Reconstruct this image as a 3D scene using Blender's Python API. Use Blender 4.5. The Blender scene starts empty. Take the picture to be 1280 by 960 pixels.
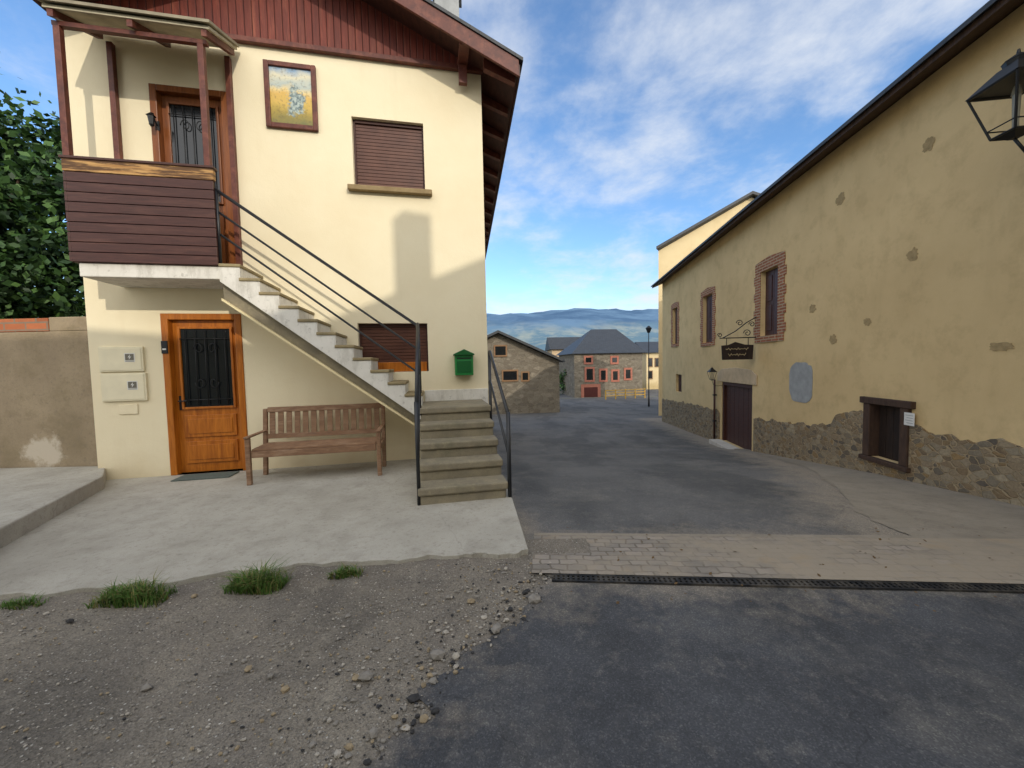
import bpy, bmesh, math, random
from mathutils import Vector, Matrix, noise as mn
random.seed(7)
SC=bpy.context.scene; COL=SC.collection
R=math.radians
# ---------------------------------------------------------------- camera
CP=Vector((0,0,1.5)); FPX=480.0; PITCH=R(2.98); ROLL=R(1.2)
Fw=Vector((0,math.cos(PITCH),-math.sin(PITCH))); X0=Vector((1,0,0)); U0=Vector((0,math.sin(PITCH),math.cos(PITCH)))
RT=math.cos(ROLL)*X0-math.sin(ROLL)*U0; UP=math.sin(ROLL)*X0+math.cos(ROLL)*U0
cd=bpy.data.cameras.new('camera'); cam=bpy.data.objects.new('camera',cd); COL.objects.link(cam)
cd.sensor_width=36; cd.lens=36*FPX/1280; cd.clip_start=.05; cd.clip_end=6000
m=Matrix((RT,UP,-Fw)).transposed().to_4x4(); m.translation=CP; cam.matrix_world=m
SC.camera=cam
def ray(x,y): return (Fw*FPX+RT*(x-640)+UP*(480-y))
def atY(x,y,Y):
    d=ray(x,y); return CP+d*((Y-CP.y)/d.y)
def atZ(x,y,z):
    d=ray(x,y); return CP+d*((z-CP.z)/d.z)
class Fr:
    def __init__(s,A,u,nrm,back=None):
        s.A=Vector((A[0],A[1],0)); s.u=Vector((u[0],u[1],0)).normalized(); s.n=Vector((nrm[0],nrm[1],0)).normalized()
        s.b=Vector((back[0],back[1],0)).normalized() if back else -s.n
    def __call__(s,a,n,z):
        p=s.A+s.u*a+(s.n*n if n>=0 else s.b*(-n)); p.z=z; return p
    def hit(s,x,y,n=0):
        d=ray(x,y); t=(n-(CP-s.A).dot(s.n))/d.dot(s.n); P=CP+d*t
        return (P-s.A).dot(s.u),P.z
    def rect(s,x0,y0,x1,y1,n=0):
        xm,ym=(x0+x1)/2,(y0+y1)/2
        a=s.hit(x0,ym,n)[0]; b=s.hit(x1,ym,n)[0]
        return min(a,b),max(a,b),s.hit(xm,y1,n)[1],s.hit(xm,y0,n)[1]
# ---------------------------------------------------------------- mesh builder
class MB:
    def __init__(s): s.v=[]; s.f=[]; s.mi=[]
    def add(s,vs,fs,mi=0):
        b=len(s.v); s.v+=[Vector(v) for v in vs]; s.f+=[[i+b for i in f] for f in fs]; s.mi+=[mi]*len(fs); return s
    def hexa(s,p,mi=0): return s.add(p,[(0,3,2,1),(4,5,6,7),(0,1,5,4),(1,2,6,5),(2,3,7,6),(3,0,4,7)],mi)
    def box(s,F,a0,a1,n0,n1,z0,z1,mi=0):
        return s.hexa([F(a0,n0,z0),F(a1,n0,z0),F(a1,n1,z0),F(a0,n1,z0),F(a0,n0,z1),F(a1,n0,z1),F(a1,n1,z1),F(a0,n1,z1)],mi)
    def prism(s,F,poly,n0,n1,mi=0):
        k=len(poly); vs=[F(a,n0,z) for a,z in poly]+[F(a,n1,z) for a,z in poly]
        return s.add(vs,[list(range(k)),list(range(2*k-1,k-1,-1))]+[(i,(i+1)%k,(i+1)%k+k,i+k) for i in range(k)],mi)
    def slab(s,poly,z0,z1):
        k=len(poly); vs=[(x,y,z0) for x,y in poly]+[(x,y,z1) for x,y in poly]
        return s.add(vs,[list(range(k)),list(range(2*k-1,k-1,-1))]+[(i,(i+1)%k,(i+1)%k+k,i+k) for i in range(k)])
    def quad(s,a,b,c,d,mi=0): return s.add([a,b,c,d],[(0,1,2,3)],mi)
    def tube(s,pts,r,k=8,rs=None):
        pts=[Vector(p) for p in pts]; vs=[];fs=[]; n=len(pts); prev=None
        for i,p in enumerate(pts):
            t=(pts[min(i+1,n-1)]-pts[max(i-1,0)]).normalized()
            if prev is None:
                a=Vector((0,0,1)) if abs(t.z)<.9 else Vector((1,0,0)); e=t.cross(a).normalized()
            else: e=(prev-t*prev.dot(t)).normalized()
            prev=e; g=t.cross(e); rr=rs[i] if rs else r
            for j in range(k):
                an=2*math.pi*j/k; vs.append(p+(e*math.cos(an)+g*math.sin(an))*rr)
        for i in range(n-1):
            for j in range(k): fs.append((i*k+j,i*k+(j+1)%k,(i+1)*k+(j+1)%k,(i+1)*k+j))
        fs.append(list(range(k-1,-1,-1))); fs.append(list(range((n-1)*k,n*k)))
        return s.add(vs,fs)
    def frustum(s,c,z0,r0,z1,r1,k=4,rot=math.pi/4):
        c=Vector(c); vs=[]
        for z,r in ((z0,r0),(z1,r1)):
            for j in range(k):
                an=rot+2*math.pi*j/k; vs.append((c.x+r*math.cos(an),c.y+r*math.sin(an),z))
        return s.add(vs,[list(range(k-1,-1,-1)),list(range(k,2*k))]+[(j,(j+1)%k,(j+1)%k+k,j+k) for j in range(k)])
    def holes(s,F,a0,a1,z0,z1,hs,depth,n=0):
        S=sorted(set([a0,a1]+[v for h in hs for v in h[:2]])); Z=sorted(set([z0,z1]+[v for h in hs for v in h[2:]]))
        for i in range(len(S)-1):
            for j in range(len(Z)-1):
                cx,cz=(S[i]+S[i+1])/2,(Z[j]+Z[j+1])/2
                if any(h[0]<cx<h[1] and h[2]<cz<h[3] for h in hs): continue
                s.quad(F(S[i],n,Z[j]),F(S[i+1],n,Z[j]),F(S[i+1],n,Z[j+1]),F(S[i],n,Z[j+1]))
        for a,b,c,d in hs:
            m=n-depth
            s.quad(F(a,n,c),F(a,m,c),F(a,m,d),F(a,n,d)); s.quad(F(b,n,c),F(b,m,c),F(b,m,d),F(b,n,d))
            s.quad(F(a,n,c),F(b,n,c),F(b,m,c),F(a,m,c)); s.quad(F(a,n,d),F(b,n,d),F(b,m,d),F(a,m,d))
        return s
OFF={}
def link(name,mb,mats,parent=None,bevel=0,smooth=False,recalc=True,base=None):
    off=OFF[parent.name] if parent else (Vector(base) if base else Vector((0,0,0)))
    me=bpy.data.meshes.new(name); me.from_pydata([v-off for v in mb.v],[],mb.f)
    for q in (mats if isinstance(mats,list) else [mats]): me.materials.append(q)
    me.polygons.foreach_set('material_index',mb.mi)
    if recalc:
        b=bmesh.new(); b.from_mesh(me); bmesh.ops.recalc_face_normals(b,faces=b.faces); b.to_mesh(me); b.free()
    if smooth: me.polygons.foreach_set('use_smooth',[True]*len(me.polygons))
    me.update()
    o=bpy.data.objects.new(name,me); COL.objects.link(o)
    if parent: o.parent=parent
    else: o.location=off
    OFF[o.name]=off
    if bevel:
        md=o.modifiers.new('bevel','BEVEL'); md.width=bevel; md.segments=2; md.limit_method='ANGLE'; md.angle_limit=R(40)
    return o
def thing(name,label,cat,loc,group=None):
    o=bpy.data.objects.new(name,None); COL.objects.link(o); o.location=loc; o.empty_display_size=.2
    o['label']=label; o['category']=cat
    if group: o['group']=group
    OFF[o.name]=Vector(loc); return o
def tag(o,label,cat,group=None,kind=None):
    o['label']=label; o['category']=cat
    if group: o['group']=group
    if kind: o['kind']=kind
    return o
def struct(name,mb,mat,**k):
    o=link(name,mb,mat,**k); o['kind']='structure'; return o
# ---------------------------------------------------------------- materials
def lin(h):
    h=h.lstrip('#'); c=[int(h[i:i+2],16)/255 for i in (0,2,4)]
    return tuple((x/12.92 if x<=.04045 else ((x+.055)/1.055)**2.4) for x in c)+(1,)
class NT:
    def __init__(s,name,rough=.8,spec=.3,metal=0):
        s.m=bpy.data.materials.new(name); s.m.use_nodes=True; s.t=s.m.node_tree; s.b=s.t.nodes['Principled BSDF']
        s.b.inputs['Roughness'].default_value=rough; s.b.inputs['Metallic'].default_value=metal
        s.b.inputs['Specular IOR Level'].default_value=spec
        s.pos=s.t.nodes.new('ShaderNodeNewGeometry').outputs['Position']
    def n(s,ty,**k):
        nd=s.t.nodes.new(ty)
        for a,v in k.items(): setattr(nd,a,v)
        return nd
    def L(s,a,b): s.t.links.new(a,b)
    def setin(s,sock,v):
        if isinstance(v,bpy.types.NodeSocket): s.L(v,sock)
        else: sock.default_value=v
    def noise(s,scale,detail=4,rough=.55,vec=None,dist=0):
        nd=s.n('ShaderNodeTexNoise'); s.L(vec or s.pos,nd.inputs['Vector']); nd.inputs['Scale'].default_value=scale
        nd.inputs['Detail'].default_value=min(detail,5); nd.inputs['Roughness'].default_value=rough; nd.inputs['Distortion'].default_value=dist
        return nd.outputs['Fac']
    def vor(s,scale,feature='F1',vec=None,out='Distance',rnd=1):
        nd=s.n('ShaderNodeTexVoronoi',feature=feature); s.L(vec or s.pos,nd.inputs['Vector']); nd.inputs['Scale'].default_value=scale
        nd.inputs['Randomness'].default_value=rnd
        return nd.outputs[out]
    def ramp(s,f,stops):
        nd=s.n('ShaderNodeValToRGB'); s.L(f,nd.inputs[0]); e=nd.color_ramp.elements
        while len(e)<len(stops): e.new(.5)
        for i,(p,c) in enumerate(stops):
            e[i].position=p; e[i].color=c if len(c)==4 else tuple(c)+(1,)
        return nd.outputs[0]
    def step(s,f,a,b): 
        nd=s.n('ShaderNodeMapRange'); s.L(f,nd.inputs[0]); nd.inputs[1].default_value=a; nd.inputs[2].default_value=b; return nd.outputs[0]
    def math(s,op,a,b=0,c=0):
        nd=s.n('ShaderNodeMath',operation=op)
        for i,v in enumerate((a,b,c)): s.setin(nd.inputs[i],v)
        return nd.outputs[0]
    def mix(s,f,a,b,mode='MIX'):
        nd=s.n('ShaderNodeMix',data_type='RGBA',blend_type=mode); s.setin(nd.inputs[0],f); s.setin(nd.inputs[6],a); s.setin(nd.inputs[7],b); return nd.outputs[2]
    def scl(s,v,sc):
        nd=s.n('ShaderNodeVectorMath',operation='MULTIPLY'); s.L(v,nd.inputs[0]); nd.inputs[1].default_value=sc; return nd.outputs[0]
    def dot(s,v):
        nd=s.n('ShaderNodeVectorMath',operation='DOT_PRODUCT'); s.L(s.pos,nd.inputs[0]); nd.inputs[1].default_value=v; return nd.outputs['Value']
    def dist(s,p):
        nd=s.n('ShaderNodeVectorMath',operation='DISTANCE'); s.L(s.pos,nd.inputs[0]); nd.inputs[1].default_value=p; return nd.outputs['Value']
    def warp(s,scale,amt,detail=4):
        wn=s.n('ShaderNodeTexNoise'); s.L(s.pos,wn.inputs['Vector']); wn.inputs['Scale'].default_value=scale; wn.inputs['Detail'].default_value=detail
        ad=s.n('ShaderNodeVectorMath',operation='MULTIPLY_ADD'); s.L(wn.outputs['Color'],ad.inputs[0]); ad.inputs[1].default_value=(amt,)*3; s.L(s.pos,ad.inputs[2]); return ad.outputs[0]
    def xyz(s):
        nd=s.n('ShaderNodeSeparateXYZ'); s.L(s.pos,nd.inputs[0]); return nd.outputs
    def comb(s,x,y,z=0):
        nd=s.n('ShaderNodeCombineXYZ'); s.setin(nd.inputs[0],x); s.setin(nd.inputs[1],y); s.setin(nd.inputs[2],z); return nd.outputs[0]
    def bump(s,h,st=.3,d=.01):
        nd=s.n('ShaderNodeBump'); s.L(h,nd.inputs['Height']); nd.inputs['Strength'].default_value=st; nd.inputs['Distance'].default_value=d
        if s.b.inputs['Normal'].is_linked: s.L(s.b.inputs['Normal'].links[0].from_socket,nd.inputs['Normal'])
        s.L(nd.outputs[0],s.b.inputs['Normal'])
    def col(s,c): s.setin(s.b.inputs['Base Color'],c)
def simple(name,c,var=.25,scale=6,rough=.7,bump=.15,spec=.3,metal=0,bscale=60,bd=.004):
    t=NT(name,rough,spec,metal); c=lin(c) if isinstance(c,str) else c
    d=tuple(x*(1-var) for x in c[:3])+(1,); l=tuple(min(1,x*(1+var*.6)) for x in c[:3])+(1,)
    t.col(t.mix(t.step(t.noise(scale,5,.6),.25,.75),d,l))
    if bump: t.bump(t.noise(bscale,3),bump,bd)
    return t.m
A11=R(11.5); hu=(math.cos(A11),math.sin(A11),0); hn=(math.sin(A11),-math.cos(A11),0)
ru=Vector((.124,.992,0)).normalized(); rn=Vector((-ru.y,ru.x,0))
H=Fr((-4.36,5.36),hu,hn,(-math.sin(R(6.6)),math.cos(R(6.6))))
RB=Fr((4/3*4.0,4.0),ru,rn)
def stucco(name,base,dark,stain,z0,amt=.5,mottle=.0):
    t=NT(name,.92,.15); x,y,z=t.xyz()
    c=t.mix(t.step(t.noise(.7,5,.65),.3,.7),lin(base),lin(dark))
    st=t.noise(1.0,5,.6,vec=t.scl(t.pos,(2.2,2.2,.35)))
    c=t.mix(t.math('MULTIPLY',t.step(st,.55,.8),amt*.5),c,lin(stain))
    if mottle: c=t.mix(t.math('MULTIPLY',t.step(t.noise(2.6,5,.7),.5,.68),mottle),c,lin(stain))
    low=t.math('ADD',z,t.math('MULTIPLY',t.noise(1.7,5,.65),1.1))
    c=t.mix(t.math('MULTIPLY',t.step(low,z0+1.15,z0+.35),amt),c,lin(stain))
    t.col(c); t.bump(t.noise(3,4),.2,.03); t.bump(t.noise(70,3,.7),.4,.005)
    return t.m
M={}
M['cream']=stucco('cream_render','#eadfc1','#e3d5b4','#c2ad86',.05,.5)
M['ochre']=stucco('ochre_render','#d8be8e','#c8ae80','#a18a62',-1.2,.5,.32)
M['cream_far']=stucco('far_cream_render','#d8c69e','#ccb78e','#a08854',-2)
M['tan_far']=stucco('far_tan_render','#c9b090','#b39c7a','#8a7658',-2)
def rubble(name,cols,mortar,scale,stretch=(1,1,1.7),edge=.06):
    t=NT(name,.9,.2); v=t.scl(t.pos,stretch)
    wob=t.n('ShaderNodeTexNoise'); t.L(v,wob.inputs['Vector']); wob.inputs['Scale'].default_value=scale*.8
    ad=t.n('ShaderNodeVectorMath',operation='MULTIPLY_ADD'); t.L(wob.outputs['Color'],ad.inputs[0]); ad.inputs[1].default_value=(.25/scale*3,)*3; t.L(v,ad.inputs[2])
    vv=ad.outputs[0]
    d=t.vor(scale,'DISTANCE_TO_EDGE',vv); cc=t.vor(scale,'F1',vv,'Color')
    sp=t.n('ShaderNodeSeparateColor'); t.L(cc,sp.inputs[0])
    k=len(cols); c=t.ramp(sp.outputs[0],[(i/(k-1),lin(q)) for i,q in enumerate(cols)])
    c=t.mix(t.step(t.noise(scale*5,5,.6),.2,.8),t.mix(.45,c,(0,0,0,1)),c)
    f=t.step(d,edge*.4,edge); t.col(t.mix(f,lin(mortar),c))
    t.bump(f,.8,.03); t.bump(t.noise(scale*6,4),.4,.01)
    return t.m
M['rubble']=rubble('rubble_stone',['#7d7262','#a3937a','#8f7a5f','#b3a489','#6f665b','#a3875f'],'#a39072',8.5,(1,1,1.6),.08)
M['rubble_far']=rubble('far_rubble_stone',['#736a5e','#8d8475','#7b7163','#9a9080'],'#807767',2.6)
def brick(name,F,c1,c2,mort,bw=.24,bh=.065,ms=.012):
    t=NT(name,.9,.2); z=t.xyz()[2]; v=t.comb(t.dot(F),z)
    b=t.n('ShaderNodeTexBrick'); t.L(v,b.inputs['Vector']); b.inputs['Scale'].default_value=1; b.inputs['Brick Width'].default_value=bw; b.inputs['Row Height'].default_value=bh
    b.inputs['Mortar Size'].default_value=ms; b.inputs['Color1'].default_value=lin(c1); b.inputs['Color2'].default_value=lin(c2); b.inputs['Mortar'].default_value=lin(mort)
    t.col(t.mix(t.math('MULTIPLY',t.noise(12,5),.55),b.outputs[0],lin('#6a5444')))
    t.bump(b.outputs['Fac'],-.6,.01); t.bump(t.noise(60,3),.3,.004); return t.m
M['brick']=brick('old_red_brick',tuple(ru),'#a8664a','#8f5136','#b5a488')
M['hollow_brick']=brick('orange_hollow_brick',(1,0,0),'#c07048','#a95e3a','#8c7a68',.3,.1)
def wood(name,c1,c2,stretch,scale=9,rough=.55,board=None,bdir=None,bw=.1,spec=.35,fade=None,fs=2.2,fl=(.5,.72)):
    t=NT(name,rough,spec); v=t.scl(t.pos,stretch)
    c=t.mix(t.step(t.noise(scale,5,.65,v,.4),.3,.72),lin(c1),lin(c2))
    if fade:
        c=t.mix(t.math('MULTIPLY',t.step(t.noise(fs,5,.7,t.scl(t.pos,stretch)),*fl),.85),c,lin(fade))
    if bdir:
        q=t.math('DIVIDE',t.dot(bdir),bw); fr=t.math('FRACT',q); ed=t.math('MULTIPLY',t.step(fr,0,.09),t.step(fr,1,.91))
        fl_=t.math('FLOOR',q); wn=t.n('ShaderNodeTexWhiteNoise',noise_dimensions='1D'); t.L(fl_,wn.inputs['W'])
        c=t.mix(t.math('MULTIPLY',wn.outputs['Value'],.55),c,lin(c1),'MIX')
        c=t.mix(ed,t.mix(.75,c,(0,0,0,1)),c); t.bump(ed,.7,.012)
    t.col(c); t.bump(t.noise(scale*3,4,.6,v),.2,.004); return t.m
M['clad']=wood('red_stained_cladding','#56251d','#7d3829',(6,6,.5),6,.6,bdir=hu,bw=.095,fade='#94543f')
M['redwood']=wood('red_brown_timber','#4b2620','#6a392c',(3,3,3),4,.5,fade='#7f4b3a')
M['brown']=wood('dark_brown_timber','#37201b','#4d2d24',(1.5,1.5,6),5,.5)
M['soffit']=wood('soffit_boards','#38201a','#54322a',(5,1,5),4,.6)
M['panel']=wood('balcony_boards','#3a221e','#4e2e29',(.8,.8,10),6,.5,fade='#5d3d34')
M['worn']=wood('worn_varnish_timber','#8f6334','#c9a066',(.6,.6,9),4,.7,fade='#3c241a',fs=3.2,fl=(.46,.54))
M['orange']=wood('orange_varnished_wood','#97520f','#c27526',(7,7,.6),4,.38,fade='#7d3e0c')
M['darkorange']=wood('brown_varnished_wood','#6b3a1a','#8d5226',(7,7,.6),4,.4)
M['bench']=wood('weathered_bench_wood','#6f523e','#917156',(1.5,1.5,8),5,.65,fade='#a58a72')
M['shutter']=wood('brown_shutter','#4d2e24','#644032',(1,1,1),5,.45)
M['oldwood']=wood('old_dark_wood','#33251e','#523d2f',(4,4,.8),5,.75)
M['blackwood']=wood('blackened_boards','#1d1512','#30231d',(4,4,.8),5,.75)
M['iron']=simple('black_iron','#17181a',.3,20,.5,.15,.4)
M['rail']=simple('painted_black_steel','#1c1e22',.25,14,.42,.1,.5)
def grate_mat():
    t=NT('dusty_cast_iron',.7,.3); t.col(t.mix(t.step(t.noise(4,5,.7),.45,.7),lin('#1d1e20'),lin('#5a544b'))); t.bump(t.noise(60,3),.2,.003); return t.m
M['grate']=grate_mat()
def dirtypaint():
    t=NT('dirty_white_paint',.85,.2); c=t.mix(t.step(t.noise(4,5,.65),.3,.7),lin('#cfcbc1'),lin('#dfdbd2'))
    c=t.mix(t.math('MULTIPLY',t.step(t.noise(3,5,.7,t.scl(t.pos,(2.5,2.5,.8))),.5,.7),.5),c,lin('#989285'))
    c=t.mix(t.math('MULTIPLY',t.step(t.noise(14,5,.7),.58,.68),.45),c,lin('#807b72'))
    t.col(c); t.bump(t.noise(40,4,.7),.35,.005); return t.m
M['paintwhite']=dirtypaint()
M['soffitcream']=simple('cream_underside','#e0d0a4',.15,3,.9,.3)
def granite(name,a,b):
    t=NT(name,.85,.25); c=t.mix(t.step(t.noise(5,5,.65),.3,.7),lin(a),lin(b))
    c=t.mix(t.math('MULTIPLY',t.step(t.noise(220,2,.5),.55,.7),.5),c,lin('#57534a'))
    c=t.mix(t.math('MULTIPLY',t.step(t.noise(1.8,5,.65),.52,.72),.6),c,lin('#676350'))
    c=t.mix(t.math('MULTIPLY',t.step(t.noise(9,5,.7),.55,.7),.4),c,lin('#a99f80'))
    t.col(c); t.bump(t.noise(14,4,.7),.35,.012); t.bump(t.noise(70,4,.7),.45,.006); return t.m
M['granite']=granite('weathered_granite','#7a7262','#938972'); M['tread']=granite('tan_granite_tread','#85775a','#9e8e6a')
def concrete(name,a,b,stain,crack=.22,patch=None):
    t=NT(name,.93,.2); c=t.mix(t.step(t.noise(1.3,5,.68),.3,.7),lin(a),lin(b))
    c=t.mix(t.math('MULTIPLY',t.step(t.noise(4.5,5,.7),.48,.72),.55),c,lin(stain))
    c=t.mix(t.math('MULTIPLY',t.step(t.noise(.6,5,.6),.52,.66),.4),c,lin(stain))
    c=t.mix(t.math('MULTIPLY',t.step(t.noise(22,5,.7),.54,.7),.4),c,lin('#6c665b'))
    c=t.mix(t.math('MULTIPLY',t.step(t.noise(180,2,.6),.56,.68),.4),c,lin('#625d54'))
    cr=t.vor(.24,'DISTANCE_TO_EDGE',t.warp(2,1))
    f=t.step(cr,.0,.0022); c=t.mix(f,t.mix(crack,c,lin('#46413a')),c)
    if patch:
        d=t.math('ADD',t.dist(patch),t.math('MULTIPLY',t.math('SUBTRACT',t.noise(5,5,.7),.5),.7))
        c=t.mix(t.math('MULTIPLY',t.step(d,.30,.16),.8),c,lin('#c3b8a6'))
    t.col(c); t.bump(f,.15,.006); t.bump(t.noise(6,5,.7),.25,.02); t.bump(t.noise(140,3,.7),.5,.004); return t.m
M['concrete']=concrete('worn_concrete','#a29d91','#b4afa3','#8a8478')
M['verge']=concrete('dusty_concrete','#8b8273','#9b9182','#756d61')
gwy=5.25
M['cementwall']=concrete('rough_cement_wall','#8f7f69','#a39278','#75684f',.15,tuple(atY(53,563,gwy)))
def asphalt():
    t=NT('asphalt',.85,.3); x,y,z=t.xyz()
    near=t.step(t.math('ADD',y,t.math('MULTIPLY',t.noise(.9,4),.9)),3.5,2.7)
    c=t.mix(t.step(t.noise(.8,5,.65),.35,.68),lin('#595857'),lin('#6b6967'))
    c2=t.mix(t.step(t.noise(1.5,5,.7),.35,.66),lin('#3f4043'),lin('#535457'))
    c=t.mix(near,c,c2)
    dark=t.noise(.5,3,.5,t.scl(t.pos,(1.4,.5,1)))
    c=t.mix(t.math('MULTIPLY',t.step(dark,.5,.57),.5),c,lin('#434343'))
    at=t.n('ShaderNodeAttribute',attribute_name='dust').outputs['Fac']
    nz=t.noise(2.6,5,.75)
    dd=t.step(t.math('ADD',t.math('MULTIPLY',at,.62),nz),.62,1.02); c=t.mix(t.math('MULTIPLY',dd,.95),c,lin('#8f8577'))
    c=t.mix(t.math('MULTIPLY',t.step(t.noise(1.1,5,.75),.5,.7),.42),c,lin('#827d75'))
    c=t.mix(t.math('MULTIPLY',t.step(t.noise(7,5,.75),.56,.7),.3),c,lin('#8a857c'))
    cr=t.step(t.vor(.32,'DISTANCE_TO_EDGE',t.warp(1.6,1.2)),.0,.003); c=t.mix(cr,t.mix(.35,c,lin('#26262a')),c)
    ag=t.vor(170,'F1',out='Color'); sp=t.n('ShaderNodeSeparateColor'); t.L(ag,sp.inputs[0])
    c=t.mix(.38,c,t.mix(1,c,t.ramp(sp.outputs[0],[(0,(.4,.4,.4)),(.8,(1.2,1.2,1.2)),(1,(2.6,2.6,2.4))]),'MULTIPLY'))
    t.col(c); t.bump(t.vor(150),.5,.006); t.bump(t.noise(5,5,.7),.3,.02); return t.m
M['asphalt']=asphalt()
def gravel():
    t=NT('dirt_gravel',.95,.15); x,y,z=t.xyz()
    c=t.mix(t.step(t.noise(1.6,5,.65),.35,.65),lin('#756e65'),lin('#857d70'))
    c=t.mix(t.math('MULTIPLY',t.step(t.noise(1.1,5,.6),.48,.62),.75),c,lin('#605b54'))
    c=t.mix(t.math('MULTIPLY',t.step(t.noise(5,5,.7),.54,.7),.5),c,lin('#978f80'))
    pe=t.vor(70,'F1',out='Color'); sp=t.n('ShaderNodeSeparateColor'); t.L(pe,sp.inputs[0]); pd=t.vor(70,'F1')
    pc=t.ramp(sp.outputs[1],[(0,lin('#5c5751')),(.5,lin('#8d867b')),(.85,lin('#a19a8e')),(1,lin('#bcb7ad'))])
    f=t.math('MULTIPLY',t.step(pd,.42,.3),t.step(sp.outputs[0],.5,.6)); c=t.mix(f,c,pc)
    pe=t.vor(150,'F1',out='Color'); sp=t.n('ShaderNodeSeparateColor'); t.L(pe,sp.inputs[0])
    c=t.mix(.5,c,t.mix(1,c,t.ramp(sp.outputs[0],[(0,(.45,.45,.45)),(1,(1.5,1.5,1.5))]),'MULTIPLY'))
    t.col(c); t.bump(f,.7,.010); t.bump(t.vor(150),.6,.005); t.bump(t.noise(9,5,.7),.4,.02); return t.m
M['gravel']=gravel()
# cobble strip frame
pL=atZ(690,726,.02); pR=atZ(1270,740,.02); su=(pR-pL).normalized(); sv=Vector((-su.y,su.x,0))
ST=Fr((pL.x,pL.y),su,sv)
far=(atZ(680,671,-.05)-pL).dot(sv)
def cobble():
    t=NT('cobble_setts',.85,.25); x,y,z=t.xyz(); u=t.dot(tuple(su)); v=t.dot(tuple(sv))
    wob=t.math('MULTIPLY',t.noise(6,3),.07)
    b=t.n('ShaderNodeTexBrick'); t.L(t.comb(t.math('ADD',u,wob),t.math('ADD',v,wob)),b.inputs['Vector']); b.inputs['Scale'].default_value=1; b.inputs['Brick Width'].default_value=.13; b.inputs['Row Height'].default_value=.085
    b.inputs['Mortar Size'].default_value=.010; b.inputs['Mortar Smooth'].default_value=.6; b.inputs['Color1'].default_value=lin('#817a70'); b.inputs['Color2'].default_value=lin('#9b9186'); b.inputs['Mortar'].default_value=lin('#6b6358')
    sand=t.math('ADD',t.noise(1.6,5,.7),t.math('MULTIPLY',t.step(x,.8,4.2),.2))
    sf=t.step(sand,.45,.63)
    c=t.mix(t.math('MULTIPLY',t.step(t.noise(14,5,.65),.5,.75),.5),b.outputs[0],lin('#6a645c'))
    c=t.mix(t.math('MULTIPLY',sf,.88),c,lin('#9a8e7c'))
    c=t.mix(t.math('MULTIPLY',t.step(t.noise(.9,5,.7),.52,.66),.5),c,lin('#6f6a63'))
    c=t.mix(t.math('MULTIPLY',t.step(t.noise(3.5,5,.7),.55,.7),.4),c,lin('#a38d6e'))
    t.col(c); h=t.math('MULTIPLY',b.outputs['Fac'],t.math('SUBTRACT',1.0,t.math('MULTIPLY',sf,.85))); t.bump(h,-.5,.012); t.bump(t.noise(60,4,.7),.4,.006); return t.m
M['cobble']=cobble()
def slate(name,c1,c2):
    t=NT(name,.6,.4); x,y,z=t.xyz(); b=t.n('ShaderNodeTexBrick'); t.L(t.comb(t.math('ADD',x,y),t.math('MULTIPLY',z,2.4)),b.inputs['Vector']); b.inputs['Scale'].default_value=1
    b.inputs['Brick Width'].default_value=.3; b.inputs['Row Height'].default_value=.22; b.inputs['Mortar Size'].default_value=.012
    b.inputs['Color1'].default_value=lin(c1); b.inputs['Color2'].default_value=lin(c2); b.inputs['Mortar'].default_value=lin('#1b1d20')
    t.col(t.mix(t.math('MULTIPLY',t.noise(3,5),.5),b.outputs[0],lin('#4a4a48'))); t.bump(b.outputs['Fac'],-.5,.02); return t.m
M['slate']=slate('dark_slate','#3a3d42','#2c2f34')
M['slateblue']=slate('blue_slate','#363e4a','#2b323d')
M['glass']=simple('dark_glass','#15181b',.2,2,.12,0,.6)
M['green']=simple('green_enamel','#1f7a3a',.12,12,.35,.03,.5)
M['greendark']=simple('dark_green_enamel','#14592a',.12,12,.35,.03,.5)
M['box']=simple('meter_box_plastic','#e0d6b8',.08,6,.6,.03)
M['grey']=simple('grey_cement','#9a9c9c',.22,7,.9,.4)
M['paper']=simple('white_paper','#d6d4ce',.05,20,.8,0)
M['mat']=simple('green_door_mat','#5c655f',.3,40,.95,.5)
M['stonepatch']=simple('exposed_stone','#a58f67',.3,14,.95,.6,bscale=25,bd=.02)
M['pink']=simple('pink_stone','#a56a58',.2,5,.85,.2)
M['terrac']=simple('brown_shutter_wood','#846548',.2,5,.6,.1)
M['reddoor']=simple('dark_red_door','#4d221d',.2,4,.6,.1)
M['yellowpaint']=simple('yellow_paint','#c79a35',.15,4,.5,.05)
M['lampglass']=simple('smoky_lamp_glass','#8d8a7c',.1,4,.15,0,.6)
M['bark']=simple('bark','#4a3d31',.35,9,.95,.6)
M['grass']=simple('grass_blades','#4c6a28',.4,18,.7,0)
M['drygrass']=simple('dry_grass_blades','#7a7644',.3,18,.8,0)
M['deadleaf']=simple('dead_leaf','#6b5334',.4,25,.8,0)
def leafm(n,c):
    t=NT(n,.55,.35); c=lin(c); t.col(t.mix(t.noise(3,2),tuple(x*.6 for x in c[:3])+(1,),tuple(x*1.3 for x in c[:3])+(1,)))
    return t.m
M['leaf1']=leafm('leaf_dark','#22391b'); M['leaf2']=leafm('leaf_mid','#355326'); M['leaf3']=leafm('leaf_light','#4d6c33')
def hillm():
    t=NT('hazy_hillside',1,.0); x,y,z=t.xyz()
    c=t.mix(t.step(t.noise(.006,5,.65),.42,.58),lin('#4d6783'),lin('#627d97'))  # blue distance haze is painted into the hill colours
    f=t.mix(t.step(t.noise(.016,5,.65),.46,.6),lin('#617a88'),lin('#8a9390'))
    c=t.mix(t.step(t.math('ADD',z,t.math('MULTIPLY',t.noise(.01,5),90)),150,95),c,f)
    t.col(c); return t.m
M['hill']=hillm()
M['field']=simple('dry_valley_grass','#7c7a5a',.3,.05,.95,.2)
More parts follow.
